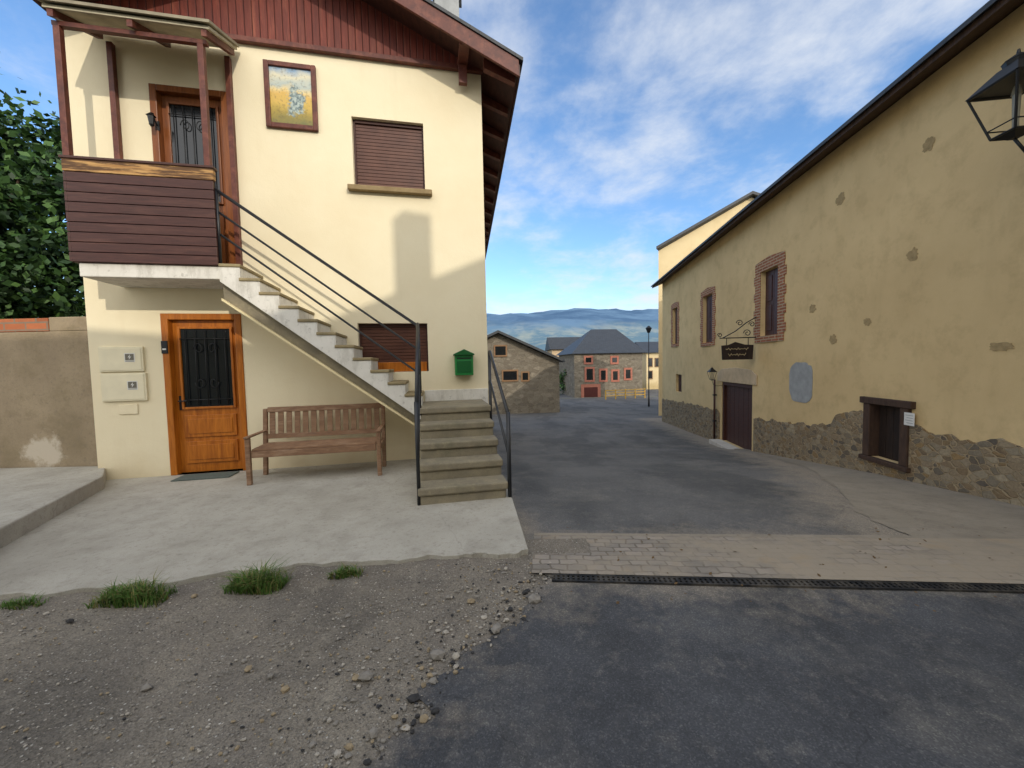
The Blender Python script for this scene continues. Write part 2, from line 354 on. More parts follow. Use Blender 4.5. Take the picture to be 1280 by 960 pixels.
# ---------------------------------------------------------------- ground
PR=[(-60,.0),(2.7,0),(4.1,-.13),(5.8,-.31),(8,-.62),(10.8,-1.0),(14,-1.18),(18.6,-1.4),(27,-1.95),(44,-2.6),(70,-2.8),(130,-3.2),(400,-6),(3000,-10)]
def gz(x,y):
    for (a,b),(c,d) in zip(PR,PR[1:]):
        if y<=c:
            t=max(0,(y-a)/(c-a)); return b+(d-b)*t
    return PR[-1][1]
def interp(tab,y):
    if y<=tab[0][0]: return tab[0][1]
    for (a,b),(c,d) in zip(tab,tab[1:]):
        if y<=c: return b+(d-b)*(y-a)/(c-a)
    return tab[-1][1]
def sheet(ys,xl,xr,nx,zf):
    mb=MB(); vs=[];fs=[]
    for y in ys:
        a,b=xl(y),xr(y)
        for i in range(nx+1):
            x=a+(b-a)*i/nx; vs.append((x,y,zf(x,y)))
    for j in range(len(ys)-1):
        for i in range(nx):
            k=j*(nx+1)+i; fs.append((k,k+1,k+nx+2,k+nx+1))
    return mb.add(vs,fs)
def rng(a,b,d):
    n=max(1,int((b-a)/d)); return [a+(b-a)*i/n for i in range(n+1)]
ysg=rng(-60,0,5)+rng(1,30,1)+rng(32,130,5)+rng(150,700,50)+[1000,2000,3000]
struct('ground',sheet(ysg,lambda y:-60-abs(y)*1.5,lambda y:60+abs(y)*1.5,40,lambda x,y:gz(x,y)-.02),M['field'])
def pn(x,y,s,sd=0): return mn.noise(Vector((x*s,y*s,sd)))
edge=[(-6,-1.6),(.5,-.95),(1.45,-.56),(1.82,-.30),(2.22,0),(2.73,.26),(2.95,.12),(4.0,-.03),(6.2,-.40),(16,-1.6),(24,-5),(30,-8),(130,-20)]
def roadl(y):
    j=(pn(y,0,3,5)*.13+pn(y,0,8,8)*.09+pn(y,0,19,3)*.055+pn(y,0,41,2)*.03) if y<2.8 else 0
    return interp(edge,y)+j
struct('gravel_verge',sheet(rng(-6,-.2,.4)+rng(0,3.2,.04),lambda y:-9,lambda y:.6,200,lambda x,y:.003+max(0,min(1,(roadl(y)-x)/.4))*(.010+.022*abs(pn(x,y,2.3))+.010*pn(x,y,9)+.005*pn(x,y,25))),M['gravel'],smooth=True)
vl=[(3.1,3.35),(3.6,3.45),(5,4.3),(7,5.25),(9.5,5.95),(11.5,6.2),(18,7.0)]
rr=[(-6,9),(19,9),(24,45),(130,70)]
rd=struct('road',sheet(rng(-6,0,.3)+rng(.012,3.5,.012)+rng(3.6,30,.2)+rng(32,130,4),roadl,lambda y:interp(rr,y),80,lambda x,y:gz(x,y)+.010+(.004*pn(x,y,1.2) if y<20 else 0)),M['asphalt'],smooth=True)
cl01=lambda v:max(0.,min(1.,v))
at=rd.data.attributes.new('dust','FLOAT','POINT'); vals=[]
for v in rd.data.vertices:
    x,y=v.co.x,v.co.y; d=0
    if 3.2<y<20: d=cl01(1+(x-interp(vl,y))/1.1)
    if y>3.3: d=max(d,.5*cl01(1-(y-3.3)/.5), .8*cl01(1-(x-roadl(y))/.35))
    else: d=max(d,.35*cl01(1-(x-roadl(y))/.5), .5*cl01((y-2.0)/.5))
    vals.append(d)
at.data.foreach_set('value',vals)
def wallx(y): return RB.A.x+(y-RB.A.y)*ru.x/ru.y
struct('pavement',sheet(rng(3.0,18,.1),lambda y:interp(vl,y)+pn(y,1,1.3)*.2+pn(y,2,5)*.07,lambda y:wallx(y)+.3,14,lambda x,y:gz(x,y)+.017),M['verge'],smooth=True)
def strip(a0,a1,n0,n1,off,k=60,kn=10):
    mb=MB(); vs=[];fs=[]
    for j in range(kn+1):
        for i in range(k+1):
            p=ST(a0+(a1-a0)*i/k,n0+(n1-n0)*j/kn,0); p.z=gz(p.x,p.y)+off; vs.append(p)
    for j in range(kn):
        for i in range(k):
            q=j*(k+1)+i; fs.append((q,q+1,q+k+2,q+k+1))
    return mb.add(vs,fs)
struct('cobbled_strip',strip(-.14,6.5,.085,far,.026),M['cobble'])
struct('concrete_strip',strip(-.14,3.35,far+.002,far+.07,.023),M['verge'])
g=thing('drain_grate','long black slotted drain grate across the road along the cobbled strip','drain',ST(3,.06,.02))
mb=MB(); mb.box(ST,.0,6.4,0,.012,.008,.024); mb.box(ST,.0,6.4,.068,.08,.008,.024); link('frame',mb,M['grate'],g)
mb=MB()
a=.02
while a<6.4:
    mb.box(ST,a,a+.018,.0121,.0679,.010,.022); a+=.034
mb.box(ST,.0,6.4,.037,.043,.0105,.0215); link('grille',mb,M['grate'],g)
# pads
PZ=.05
p=[(-9,1.7),(-3.3,2.46),(-2.38,2.6),(-1.57,2.78),(-.6,2.85),(.0,2.88),(.1,2.93),(-.02,4.05),(-.35,6.1),(-6.2,5.4),(-9,5.4)]
pp=[]
for (ax,ay),(bx,by) in zip(p[:7],p[1:7]):
    for i in range(14):
        t=i/14; x=ax+(bx-ax)*t; y=ay+(by-ay)*t; pp.append((x,y+pn(x,y,4)*.06+pn(x,y,13)*.035+pn(x,y,31)*.012))
pp+=p[6:]
struct('concrete_forecourt',MB().slab(pp,-1,PZ),M['concrete'],bevel=.012)
q1=atZ(130,611,PZ); q2=atZ(0,686,PZ); dq=(q1-q2).normalized(); q3=q2-dq*.9
struct('raised_pavement',MB().slab([(q3.x,q3.y),(q2.x,q2.y),(q1.x,q1.y),(q1.x-.5,5.24),(-10,5.245),(-10,q3.y)],-.2,.215),M['concrete'],bevel=.015)
# ---------------------------------------------------------------- main house
sL=H.hit(112,450)[0]; sR=H.hit(606,300)[0]; DEP=10.5; ZE=6.05
PRO=.66
hr=thing('cream_house','cream rendered two storey house with dark red wooden gable and an outside staircase','house',H((sL+sR)/2,-1,0.05))
uw=H.rect(441,150,530,236); lw=H.rect(448,404,535,465); ld=H.rect(207,392,307,598); ud=H.rect(193,110,290,322)
ld=(ld[0],ld[1],PZ,ld[3]); ud=(ud[0],ud[1],2.86,ud[3])
mb=MB(); mb.holes(H,sL,sR,-.6,ZE,[uw,lw,ld,ud],.16)
mb.quad(H(sR,0,-.9),H(sR,-DEP,-2.5),H(sR,-DEP,ZE),H(sR,0,ZE)); mb.quad(H(sL,0,-.6),H(sL,-DEP,-.6),H(sL,-DEP,ZE),H(sL,0,ZE))
mb.quad(H(sL,-DEP,-2),H(sR,-DEP,-2),H(sR,-DEP,ZE),H(sL,-DEP,ZE))
link('wall',mb,M['cream'],hr)
# roof
e1=H.hit(648,86,.5); e2=H.hit(507,0,.5); slope=(e2[1]-e1[1])/(e1[0]-e2[0]); se=e1[0]; ze=e1[1]
sr=(sL+sR)/2-.1; zr=ze+(se-sr)*slope; sl=sL-.15
TH=.10
def rz(s): return zr-abs(s-sr)*slope
mb=MB()
for a,b in ((sr,se),(sr,sl)):
    mb.hexa([H(a,.5,rz(a)),H(b,.5,rz(b)),H(b,-DEP,rz(b)),H(a,-DEP,rz(a)),H(a,.5,rz(a)+TH),H(b,.5,rz(b)+TH),H(b,-DEP,rz(b)+TH),H(a,-DEP,rz(a)+TH)])
ro=link('roof',mb,M['soffit'],hr)
mb=MB()
for a,b in ((sr,se+.06),(sr,sl-.06)):
    mb.hexa([H(a,.56,rz(a)+TH+.003),H(b,.56,rz(b)+TH+.003),H(b,-DEP-.1,rz(b)+TH+.003),H(a,-DEP-.1,rz(a)+TH+.003),H(a,.56,rz(a)+TH+.05),H(b,.56,rz(b)+TH+.05),H(b,-DEP-.1,rz(b)+TH+.05),H(a,-DEP-.1,rz(a)+TH+.05)])
link('slates',mb,M['slate'],ro)
mb=MB()
for a,b in ((sr,se),(sr,sl)):
    mb.hexa([H(a,.503,rz(a)-.13),H(b,.503,rz(b)-.13),H(b,.54,rz(b)-.13),H(a,.54,rz(a)-.13),H(a,.503,rz(a)+TH),H(b,.503,rz(b)+TH),H(b,.54,rz(b)+TH),H(a,.54,rz(a)+TH)])
link('barge_board',mb,M['redwood'],ro,bevel=.006)
c0=atY(555,12,6.6); ca=(c0-H.A).dot(H.u)
cnn=H.n.dot(c0-H.A)
ct=c0.z+.5
mb=MB(); mb.box(H,ca-.2,ca+.2,cnn-.45,cnn,rz(ca),ct); mb.box(H,ca-.25,ca+.25,cnn-.5,cnn+.05,ct,ct+.08)
link('chimney',mb,M['grey'],ro,bevel=.01)
for i in range(15):
    n=.30-i*.72
    mb=MB()
    w=.045
    a,b=sR+.003,se-.02
    mb.hexa([H(a,n-w,rz(a)-.15),H(b,n-w,rz(b)-.10),H(b,n+w,rz(b)-.10),H(a,n+w,rz(a)-.15),H(a,n-w,rz(a)-.003),H(b,n-w,rz(b)-.003),H(b,n+w,rz(b)-.003),H(a,n+w,rz(a)-.003)])
    link('rafter',mb,M['redwood'],ro)
mb=MB(); mb.hexa([H(se+.0,.5,ze-.1),H(se+.025,.5,ze-.1),H(se+.025,-DEP,ze-.1),H(se,-DEP,ze-.1),H(se,.5,ze+TH),H(se+.025,.5,ze+TH),H(se+.025,-DEP,ze+TH),H(se,-DEP,ze+TH)])
link('fascia',mb,M['brown'],ro)
mb=MB(); zb=ZE-.02
mb.prism(H,[(sL-.0,zb),(sR+.02,zb),(sR+.02,rz(sR+.02)-.004),(sr,zr-.004),(sL,rz(sL)-.004)] if rz(sR)>zb+.02 else [(sL,zb),(sR-.05,zb),(sr,zr-.004)],.004,.05)
link('gable_cladding',mb,M['clad'],hr)
mb=MB(); mb.box(H,sL,sR+.02,.004,.075,zb-.07,zb-.001); link('cladding_trim',mb,M['redwood'],hr,bevel=.005)
bq=H.rect(572,60,584,106,.1)
mb=MB(); mb.box(H,bq[0],bq[1],.052,.5,rz(bq[0])-.15,rz(bq[1])-.035); mb.box(H,bq[0]+.01,bq[1]-.01,.076,.15,rz(bq[0])-.42,rz(bq[0])-.151); link('purlin_end',mb,M['redwood'],hr,bevel=.005)
# windows
def shutter_window(F,r,name,parent,mat,slat=.05,dep=.10):
    a,b,c,d=r
    mb=MB(); z=c
    mb.box(F,a+.03,b-.03,-dep-.03,-dep-.005,c,d-.05)
    while z<d-.06:
        mb.box(F,a+.031,b-.031,-dep-.004,-dep+.012,z+.004,min(z+slat-.004,d-.05)); z+=slat
    o=link('window',mb,mat,parent)
    mb=MB(); mb.box(F,a+.002,a+.029,-dep-.03,-dep+.03,c+.002,d-.002); mb.box(F,b-.029,b-.002,-dep-.03,-dep+.03,c+.002,d-.002); mb.box(F,a+.03,b-.03,-dep-.029,-dep+.04,d-.049,d-.002)
    link('frame',mb,M['brown'],o)
    return o
o=shutter_window(H,uw,'window',hr,M['shutter'])
mb=MB(); mb.box(H,uw[0]-.08,uw[1]+.1,-.15,.09,uw[2]-.075,uw[2]-.002); link('sill',mb,wood('stone_brown_sill','#7d6949','#94805d',(2,2,2),5,.8),o,bevel=.01)
o=shutter_window(H,lw,'window',hr,M['shutter'])
mb=MB(); mb.box(H,lw[0]+.031,lw[1]-.031,-.087,-.05,lw[2]+.002,lw[2]+.15); link('lower_rail',mb,M['orange'],o,bevel=.006)
# doors
def door(r,mat,parent,split):
    a,b,c,d=r
    mb=MB(); fw=.085
    mb.box(H,a+.002,a+fw,-.12,.012,c,d-.002); mb.box(H,b-fw,b-.002,-.12,.012,c,d-.002); mb.box(H,a+fw,b-fw,-.12,.011,d-fw,d-.002)
    o0=link('door',MB().box(H,a+fw+.003,b-fw-.003,-.11,-.075,c+.012,d-fw-.003),mat,parent)
    link('door_frame',mb,mat,o0,bevel=.008)
    g0,g1=a+fw+.10,b-fw-.10; gz0=c+(d-c)*split; gz1=d-fw-.12
    mb=MB(); mb.box(H,g0,g1,-.074,-.066,gz0,gz1); link('pane',mb,M['glass'],o0)
    mb=MB()
    for x0,x1,z0,z1 in ((g0-.03,g0,gz0-.03,gz1+.03),(g1,g1+.03,gz0-.03,gz1+.03),(g0,g1,gz1,gz1+.03),(g0,g1,gz0-.03,gz0)): mb.box(H,x0,x1,-.0745,-.045,z0,z1)
    zb_=gz0-.12; zt=c+.14; zm=(zb_+zt)/2
    for q0,q1 in ((zt,zm-.03),(zm+.03,zb_)):
        mb.box(H,g0-.02,g1+.02,-.0745,-.055,q0,q1); mb.box(H,g0+.03,g1-.03,-.0545,-.045,q0+.05,q1-.05)
    link('moulding',mb,mat,o0,bevel=.008)
    mb=MB(); k=5
    for i in range(k):
        x=g0+(g1-g0)*(i+.5)/k; mb.tube([H(x,-.04,gz0+.02),H(x,-.04,gz1-.02)],.007,6)
    for z in (gz0+.1,gz1-.14): mb.tube([H(g0,-.04,z),H(g1,-.04,z)],.007,6)
    for sx in (-1,1):
        for zz,sg in ((gz1-.28,1),(gz0+.34,-1)):
            cx=(g0+g1)/2+sx*.085
            mb.tube([H(cx+.06*math.cos(t)*(1-t/9)*sx,-.035,zz+sg*.09*math.sin(t)*(1-t/9)) for t in [i*.45 for i in range(14)]],.006,5)
    link('grille',mb,M['iron'],o0,smooth=True)
    mb=MB(); hx=a+fw+.05; hz_=c+1.0; mb.box(H,hx-.02,hx+.02,-.0745,-.066,hz_-.1,hz_+.1); mb.tube([H(hx,-.066,hz_+.03),H(hx,-.02,hz_+.03),H(hx+.1,-.02,hz_+.03)],.009,6); link('handle',mb,M['iron'],o0)
    return o0
door(ld,M['orange'],hr,.42)['label']='orange varnished ground floor door with iron grille'
door(ud,M['darkorange'],hr,.40)['label']='brown varnished upper door behind the balcony'
# balcony
bz0=H.hit(180,347,PRO)[1]; bz1=H.hit(180,327,PRO)[1]; bz2=H.hit(165,204,PRO)[1]
bl=H.hit(88,262,PRO)[0]; br=H.hit(270,270,PRO)[0]
mb=MB(); mb.box(H,bl+.03,br,.002,PRO-.01,bz0,bz1-.03); link('balcony_floor',mb,M['paintwhite'],hr,bevel=.01)
mb=MB(); z=bz1-.028; N=9; hgt=(bz2-.15-z)/N
for i in range(N):
    mb.box(H,bl,br,PRO,PRO+.028,z+.004,z+hgt-.004); mb.box(H,bl-.028,bl-.0005,.002,PRO+.028,z+.004,z+hgt-.004); z+=hgt
mb.box(H,bl+.005,br-.005,PRO-.02,PRO-.001,bz1-.028,bz2-.1)
link('balcony_panel',mb,M['panel'],hr,bevel=.004)
mb=MB(); mb.box(H,bl-.03,br+.01,PRO-.03,PRO+.032,bz2-.148,bz2-.01); link('balcony_top_board',mb,M['worn'],hr,bevel=.006)
mb=MB(); mb.box(H,bl-.045,br+.02,PRO-.06,PRO+.045,bz2-.009,bz2+.022); mb.box(H,bl-.045,bl+.03,.002,PRO-.061,bz2-.009,bz2+.021); link('balcony_handrail',mb,M['brown'],hr,bevel=.006)
# canopy
cz0=H.hit(298,68,.0)[1]; cf=H.hit(243,40,PRO+.1); cl=H.hit(54,5,PRO+.1)
cs0,cs1=cl[0],H.hit(300,70,0)[0]; czf=(cf[1]+cl[1])/2; NF=PRO+.12
cz0=min(cz0,ZE-.1)
mb=MB(); mb.hexa([H(cs0,.076,cz0),H(cs1,.076,cz0),H(cs1,NF,czf),H(cs0,NF,czf),H(cs0,.076,cz0+.035),H(cs1,.076,cz0+.035),H(cs1,NF,czf+.035),H(cs0,NF,czf+.035)])
link('canopy',mb,simple('pale_canopy_sheet','#bdb49c',.3,5,.8,.2),hr)
mb=MB(); mb.hexa([H(cs0-.03,.076,cz0+.037),H(cs1+.03,.076,cz0+.037),H(cs1+.03,NF+.05,czf+.037),H(cs0-.03,NF+.05,czf+.037),H(cs0-.03,.076,cz0+.07),H(cs1+.03,.076,cz0+.07),H(cs1+.03,NF+.05,czf+.07),H(cs0-.03,NF+.05,czf+.07)])
link('canopy_cover',mb,simple('weathered_canopy_cover','#8d8470',.3,7,.8,.2),hr)
for a in (cs0+.06,(cs0+cs1)/2,cs1-.06):
    mb=MB(); w=.028; mb.hexa([H(a-w,.08,cz0-.08),H(a+w,.08,cz0-.08),H(a+w,NF-.01,czf-.08),H(a-w,NF-.01,czf-.08),H(a-w,.08,cz0-.002),H(a+w,.08,cz0-.002),H(a+w,NF-.01,czf-.002),H(a-w,NF-.01,czf-.002)])
    link('canopy_beam',mb,M['redwood'],hr)
mb=MB(); mb.box(H,bl-.02,br+.02,PRO-.03,PRO+.03,czf-.11,czf-.062); link('canopy_beam',mb,M['redwood'],hr)
for a,n in ((bl+.02,PRO),(br-.05,PRO),(H.hit(146,120)[0],.045),(H.hit(291,150)[0],.045)):
    w=.032; zt=czf-.111 if n>.3 else cz0-.09
    mb=MB(); mb.box(H,a-w,a+w,n-w,n+w,(bz2+.023 if n>.3 else bz1),zt); link('canopy_post',mb,M['redwood'],hr,bevel=.004)
# ---------------------------------------------------------------- staircase
st=thing('outdoor_staircase','granite outside stairs with white stepped edge climbing to the balcony of the cream house','staircase',H(3.4,1.2,PZ))
f0=3.02; f1=3.94; zl=.95; zb=bz1; N=11; h=(zb-zl)/N; w=(f0-br)/N
P1=PRO-.07
for i in range(5):
    n1=2.1-.28*i; n0=n1-.28; zt=PZ+.18*(i+1); k=.02*pn(i,3,1.7)
    mb=MB(); mb.box(H,f0,f1,(n0 if i<4 else .02),n1-.025,-.3,zt-.085); mb.box(H,f0-.015,f1+.015+k,(n0-.02 if i<4 else .021),n1+k,zt-.0845,zt)
    link('step' if i<4 else 'landing',mb,M['granite'],st,bevel=.018)
poly=[(f0,zl)]
for i in range(N):
    poly+=[(f0-i*w,zl+(i+1)*h),(f0-(i+1)*w,zl+(i+1)*h)]
body=[(f0-.001,zl-.32)]+[(a-.001,z-.042) for a,z in poly]+[(br-.0005,zb-.42)]
mb=MB(); mb.prism(H,body,.004,P1-.002); link('flight',mb,M['granite'],st)
for i in range(N):
    zt=zl+(i+1)*h
    mb=MB(); mb.box(H,f0-(i+1)*w,f0-i*w+.028,.006,PRO+.024,zt-.0395,zt); link('tread',mb,M['tread'],st,bevel=.009)
    link('riser',MB().box(H,f0-i*w+.0005,f0-i*w+.013,.006,PRO+.008,zl+i*h+.0005,zt-.0405),M['paintwhite'],st)
stp=[(f0,zl-.2)]+[(a,z-.041) for a,z in poly]+[(br+.002,zb-.22)]
mb=MB(); mb.prism(H,stp,P1,PRO+.01); link('stringer',mb,M['paintwhite'],st,bevel=.005)
mb=MB(); mb.prism(H,[(f0-.002,zl-.322),(br,zb-.422),(br,zb-.45),(f0-.002,zl-.35)],.003,PRO-.01); link('soffit',mb,M['soffitcream'],st)
mb=MB(); mb.box(H,f0+.04,sR-.01,.002,.019,zl-.1,zl+.17); link('skirting',mb,M['paintwhite'],st,bevel=.005)
def rail(pts,r,name,par): return link(name,MB().tube(pts,r,8),M['rail'],par,smooth=True)
rn0=PRO-.03
t0=H.hit(268,236,rn0); t1=H.hit(512,408,rn0)
rg=link('railing',MB().tube([H(t0[0],rn0,t0[1]),H(f0+.0,rn0,t1[1]),H(f0-.0,.95,t1[1]-.0),H(f0,2.06,1.12)],.02,8),M['rail'],st,smooth=True)
rg['label']='long black handrail along the open side of the stairs'
for pa_,pb_,dz in (((270,263),(513,438),.80),((271,290),(514,468),.50)):
    m0=H.hit(*pa_,rn0); m1=H.hit(*pb_,rn0)
    rail([H(m0[0],rn0,m0[1]),H(f0,rn0,m1[1]),H(f0,.95,m1[1]),H(f0,2.06,dz)],.014,'middle_rail',rg)
for nn,z0,z1 in ((2.06,PZ,1.13),(.95,zl-.1,t1[1]),(rn0,zl,t1[1])): rail([H(f0-.005,nn,z0),H(f0-.005,nn,z1)],.02,'post',rg)
rail([H(t0[0]+.02,rn0,zb-.02),H(t0[0]+.02,rn0,t0[1])],.018,'post',rg)
fr=f1+.04
rg2=link('railing',MB().tube([H(fr,.72,1.68),H(fr,.80,1.68),H(fr,2.06,.96)],.02,8),M['rail'],st,smooth=True)
rg2['label']='short black handrail on the right of the lower steps'
rail([H(fr,.74,1.26),H(fr,.82,1.24),H(fr,2.06,.50)],.015,'middle_rail',rg2)
for nn,z0,z1 in ((2.06,-.2,.98),(.74,-.4,1.68)): rail([H(fr,nn,z0),H(fr,nn,z1)],.022,'post',rg2)
# ---------------------------------------------------------------- things on the house wall
r=H.rect(331,79,396,161,.03)
pt=thing('framed_picture','framed painted tile picture hanging on the cream facade beside the balcony door','picture',H((r[0]+r[1])/2,.02,r[2]))
fw=.065
mb=MB(); mb.box(H,r[0],r[0]+fw,.002,.05,r[2],r[3]); mb.box(H,r[1]-fw,r[1],.002,.05,r[2],r[3]); mb.box(H,r[0]+fw,r[1]-fw,.002,.049,r[2],r[2]+fw); mb.box(H,r[0]+fw,r[1]-fw,.002,.049,r[3]-fw,r[3]); link('frame',mb,M['redwood'],pt,bevel=.008)
t=NT('painted_tiles',.35,.5); x,y,z=t.xyz()
zz=t.math('ADD',t.step(z,r[2]+fw,r[3]-fw),t.math('MULTIPLY',t.math('SUBTRACT',t.noise(7,4),.5),.3))
c=t.ramp(zz,[(0,lin('#6d6a33')),(.2,lin('#a08a34')),(.36,lin('#c9a84a')),(.5,lin('#cfa850')),(.6,lin('#dcc487')),(.72,lin('#a9b4ae')),(.85,lin('#d0c9ac')),(1,lin('#7f9ab4'))])
c=t.mix(t.step(t.noise(30,3),.55,.65),c,t.mix(.4,c,lin('#5c4a2a')))
cxw=H((r[0]+r[1])/2+.05,.022,(r[2]+r[3])/2-.06)
nd=t.n('ShaderNodeVectorMath',operation='SUBTRACT'); t.L(t.pos,nd.inputs[0]); nd.inputs[1].default_value=tuple(cxw)
ln=t.n('ShaderNodeVectorMath',operation='LENGTH'); t.L(t.scl(nd.outputs[0],(1.25,1,.8)),ln.inputs[0])
dd=t.math('ADD',ln.outputs['Value'],t.math('MULTIPLY',t.math('SUBTRACT',t.noise(11,5,.7),.5),.42))
fig=t.mix(t.step(t.noise(28,4),.4,.62),lin('#52666a'),lin('#aab6ae'))
c=t.mix(t.step(dd,.16,.12),c,fig); t.col(c)
link('painted_panel',MB().box(H,r[0]+fw,r[1]-fw,.003,.022,r[2]+fw,r[3]-fw),t.m,pt)
M['plate']=simple('grey_plate','#6d685c',.1,8,.5,0)
for k,(q,lab) in enumerate(((H.rect(121,433,178,465,.05),'upper cream meter box on the cream wall left of the orange door'),(H.rect(124,466,182,502,.05),'lower wider cream meter box on the cream wall left of the orange door'))):
    b=thing('meter_box',lab,'meter box',H((q[0]+q[1])/2,.02,q[2]),'meter boxes beside the door')
    link('cabinet',MB().box(H,q[0]+.004,q[1]-.004,.002,.03,q[2]+.004,q[3]-.004),M['box'],b,bevel=.006)
    link('cover',MB().box(H,q[0]+.025,q[1]-.025,.0305,.036,q[2]+.025,q[3]-.025),M['box'],b,bevel=.003)
    cxx=q[0]+(q[1]-q[0])*.70; czz=(q[2]+q[3])/2+.02
    mb=MB(); mb.box(H,cxx-.06,cxx+.06,.0365,.0382,czz-.06,czz+.06); lb=link('warning_plate',mb,M['paper'],b)
    mb=MB(); mb.box(H,cxx-.05,cxx+.05,.0384,.0390,czz-.035,czz+.05); mb.box(H,cxx-.05,cxx+.05,.0384,.0390,czz-.052,czz-.043); bm_=link('dark_field',mb,M['plate'],lb)
    mb=MB(); mb.prism(H,[(cxx+.010,czz+.045),(cxx-.02,czz+.003),(cxx+.0,czz+.005),(cxx-.010,czz-.03),(cxx+.02,czz+.015),(cxx+.0,czz+.012)],.0392,.040); link('bolt_mark',mb,M['paper'],lb)
q=H.rect(147,506,171,518,.03); tag(link('wall_plate',MB().box(H,q[0],q[1],.002,.014,q[2],q[3]),M['cream'],bevel=.004,base=H(q[0],0,q[2])),'small cream plate on the wall just below the meter boxes','plate')
q=H.rect(204,426,211,442,.03); dbl=thing('doorbell','small dark doorbell on the wall at the left edge of the orange door','doorbell',H(q[0]-.03,.01,q[2]))
link('housing',MB().box(H,q[0]-.03,q[1]-.02,.002,.025,q[2],q[3]),M['iron'],dbl,bevel=.006); link('button',MB().box(H,q[0]-.012,q[1]-.036,.0255,.03,q[2]+.05,q[2]+.07),M['paper'],dbl)
# green mailbox
q=H.rect(567,438,593,469,.12)
mbx=thing('mailbox','green metal mailbox with pitched lid on the cream wall above the stair landing','mailbox',H((q[0]+q[1])/2,.05,q[2]))
link('body',MB().box(H,q[0]+.02,q[1]-.02,.002,.14,q[2],q[3]-.06),M['green'],mbx,bevel=.008)
qm=(q[0]+q[1])/2
mb=MB(); mb.prism(H,[(q[0],q[3]-.075),(q[1],q[3]-.075),(q[1],q[3]-.055),(qm,q[3]+.02),(q[0],q[3]-.055)],.002,.17); link('lid',mb,M['greendark'],mbx,bevel=.006)
link('slot',MB().box(H,q[0]+.05,q[1]-.05,.1402,.146,q[3]-.13,q[3]-.11),M['iron'],mbx); link('door_panel',MB().box(H,q[0]+.05,q[1]-.05,.1402,.147,q[2]+.04,q[3]-.16),M['greendark'],mbx,bevel=.003)
q=H.hit(187,147,.15); wl=thing('wall_lamp','small black lamp on the wall beside the brown balcony door','lamp',H(q[0],.1,q[1]))
c=H(q[0],.12,0)
mb=MB(); mb.frustum(c,q[1]-.07,.025,q[1]+.04,.04,6); link('glass_body',mb,M['iron'],wl)
mb=MB(); mb.frustum(c,q[1]+.04,.055,q[1]+.08,.012,6); mb.frustum(c,q[1]-.09,.015,q[1]-.07,.03,6); mb.tube([H(q[0],.003,q[1]-.02),H(q[0],.04,q[1]+.0),H(q[0],.08,q[1]+.1),H(q[0],.12,q[1]+.08)],.008,6); mb.box(H,q[0]-.025,q[0]+.025,.002,.012,q[1]-.08,q[1]+.04); link('bracket',mb,M['iron'],wl)
# bench
b0,b1=.86,2.50
be=thing('wooden_bench','weathered brown slatted bench against the cream wall beside the orange door','bench',H((b0+b1)/2,.55,PZ))
def leg(a,n0,n1,ztop,lean=0):
    w=.027; mb=MB(); mb.hexa([H(a-w,n0,PZ),H(a+w,n0,PZ),H(a+w,n1,PZ),H(a-w,n1,PZ),H(a-w,n0-lean,ztop),H(a+w,n0-lean,ztop),H(a+w,n1-lean,ztop),H(a-w,n1-lean,ztop)]); link('leg',mb,M['bench'],be,bevel=.008)
for a in (b0+.04,b1-.04):
    leg(a,.77,.825,.64); leg(a,.30,.355,.95,.1)
    mb=MB(); mb.box(H,a-.03,a+.03,.25,.85,.6405,.665); link('armrest',mb,M['bench'],be,bevel=.010)
mb=MB()
for i in range(5): mb.box(H,b0+.08,b1-.08,.36+i*.09,.36+i*.09+.075,.47,.50)
link('seat',mb,M['bench'],be,bevel=.006)
mb=MB(); mb.box(H,b0+.076,b1-.076,.775,.81,.39,.469); mb.box(H,b0+.076,b1-.076,.36,.39,.39,.469)
for a in (b0+.04,b1-.04): mb.box(H,a-.02,a+.02,.371,.759,.39,.46)
mb.box(H,(b0+b1)/2-.02,(b0+b1)/2+.02,.391,.774,.40,.468)
link('seat_frame',mb,M['bench'],be,bevel=.005)
def bk(z): return .335-.1*(z-.05)/.9
mb=MB()
for z0,z1 in ((.54,.60),(.90,.97)):
    mb.hexa([H(b0+.071,bk(z0)-.02,z0),H(b1-.071,bk(z0)-.02,z0),H(b1-.071,bk(z0)+.02,z0),H(b0+.071,bk(z0)+.02,z0),H(b0+.071,bk(z1)-.02,z1),H(b1-.071,bk(z1)-.02,z1),H(b1-.071,bk(z1)+.02,z1),H(b0+.071,bk(z1)+.02,z1)])
K=14
for i in range(K):
    a=b0+.13+(b1-b0-.26)*i/(K-1); w=.036
    mb.hexa([H(a-w,bk(.6)-.009,.6001),H(a+w,bk(.6)-.009,.6001),H(a+w,bk(.6)+.009,.6001),H(a-w,bk(.6)+.009,.6001),H(a-w,bk(.9)-.009,.8999),H(a+w,bk(.9)-.009,.8999),H(a+w,bk(.9)+.009,.8999),H(a-w,bk(.9)+.009,.8999)])
link('backrest',mb,M['bench'],be,bevel=.004)
tag(link('doormat',MB().box(H,ld[0]+.2,ld[1]-.1,.07,.36,PZ+.002,PZ+.016),M['mat'],bevel=.005,base=H((ld[0]+ld[1])/2,.27,PZ)),'dark green doormat on the concrete before the orange door','doormat')
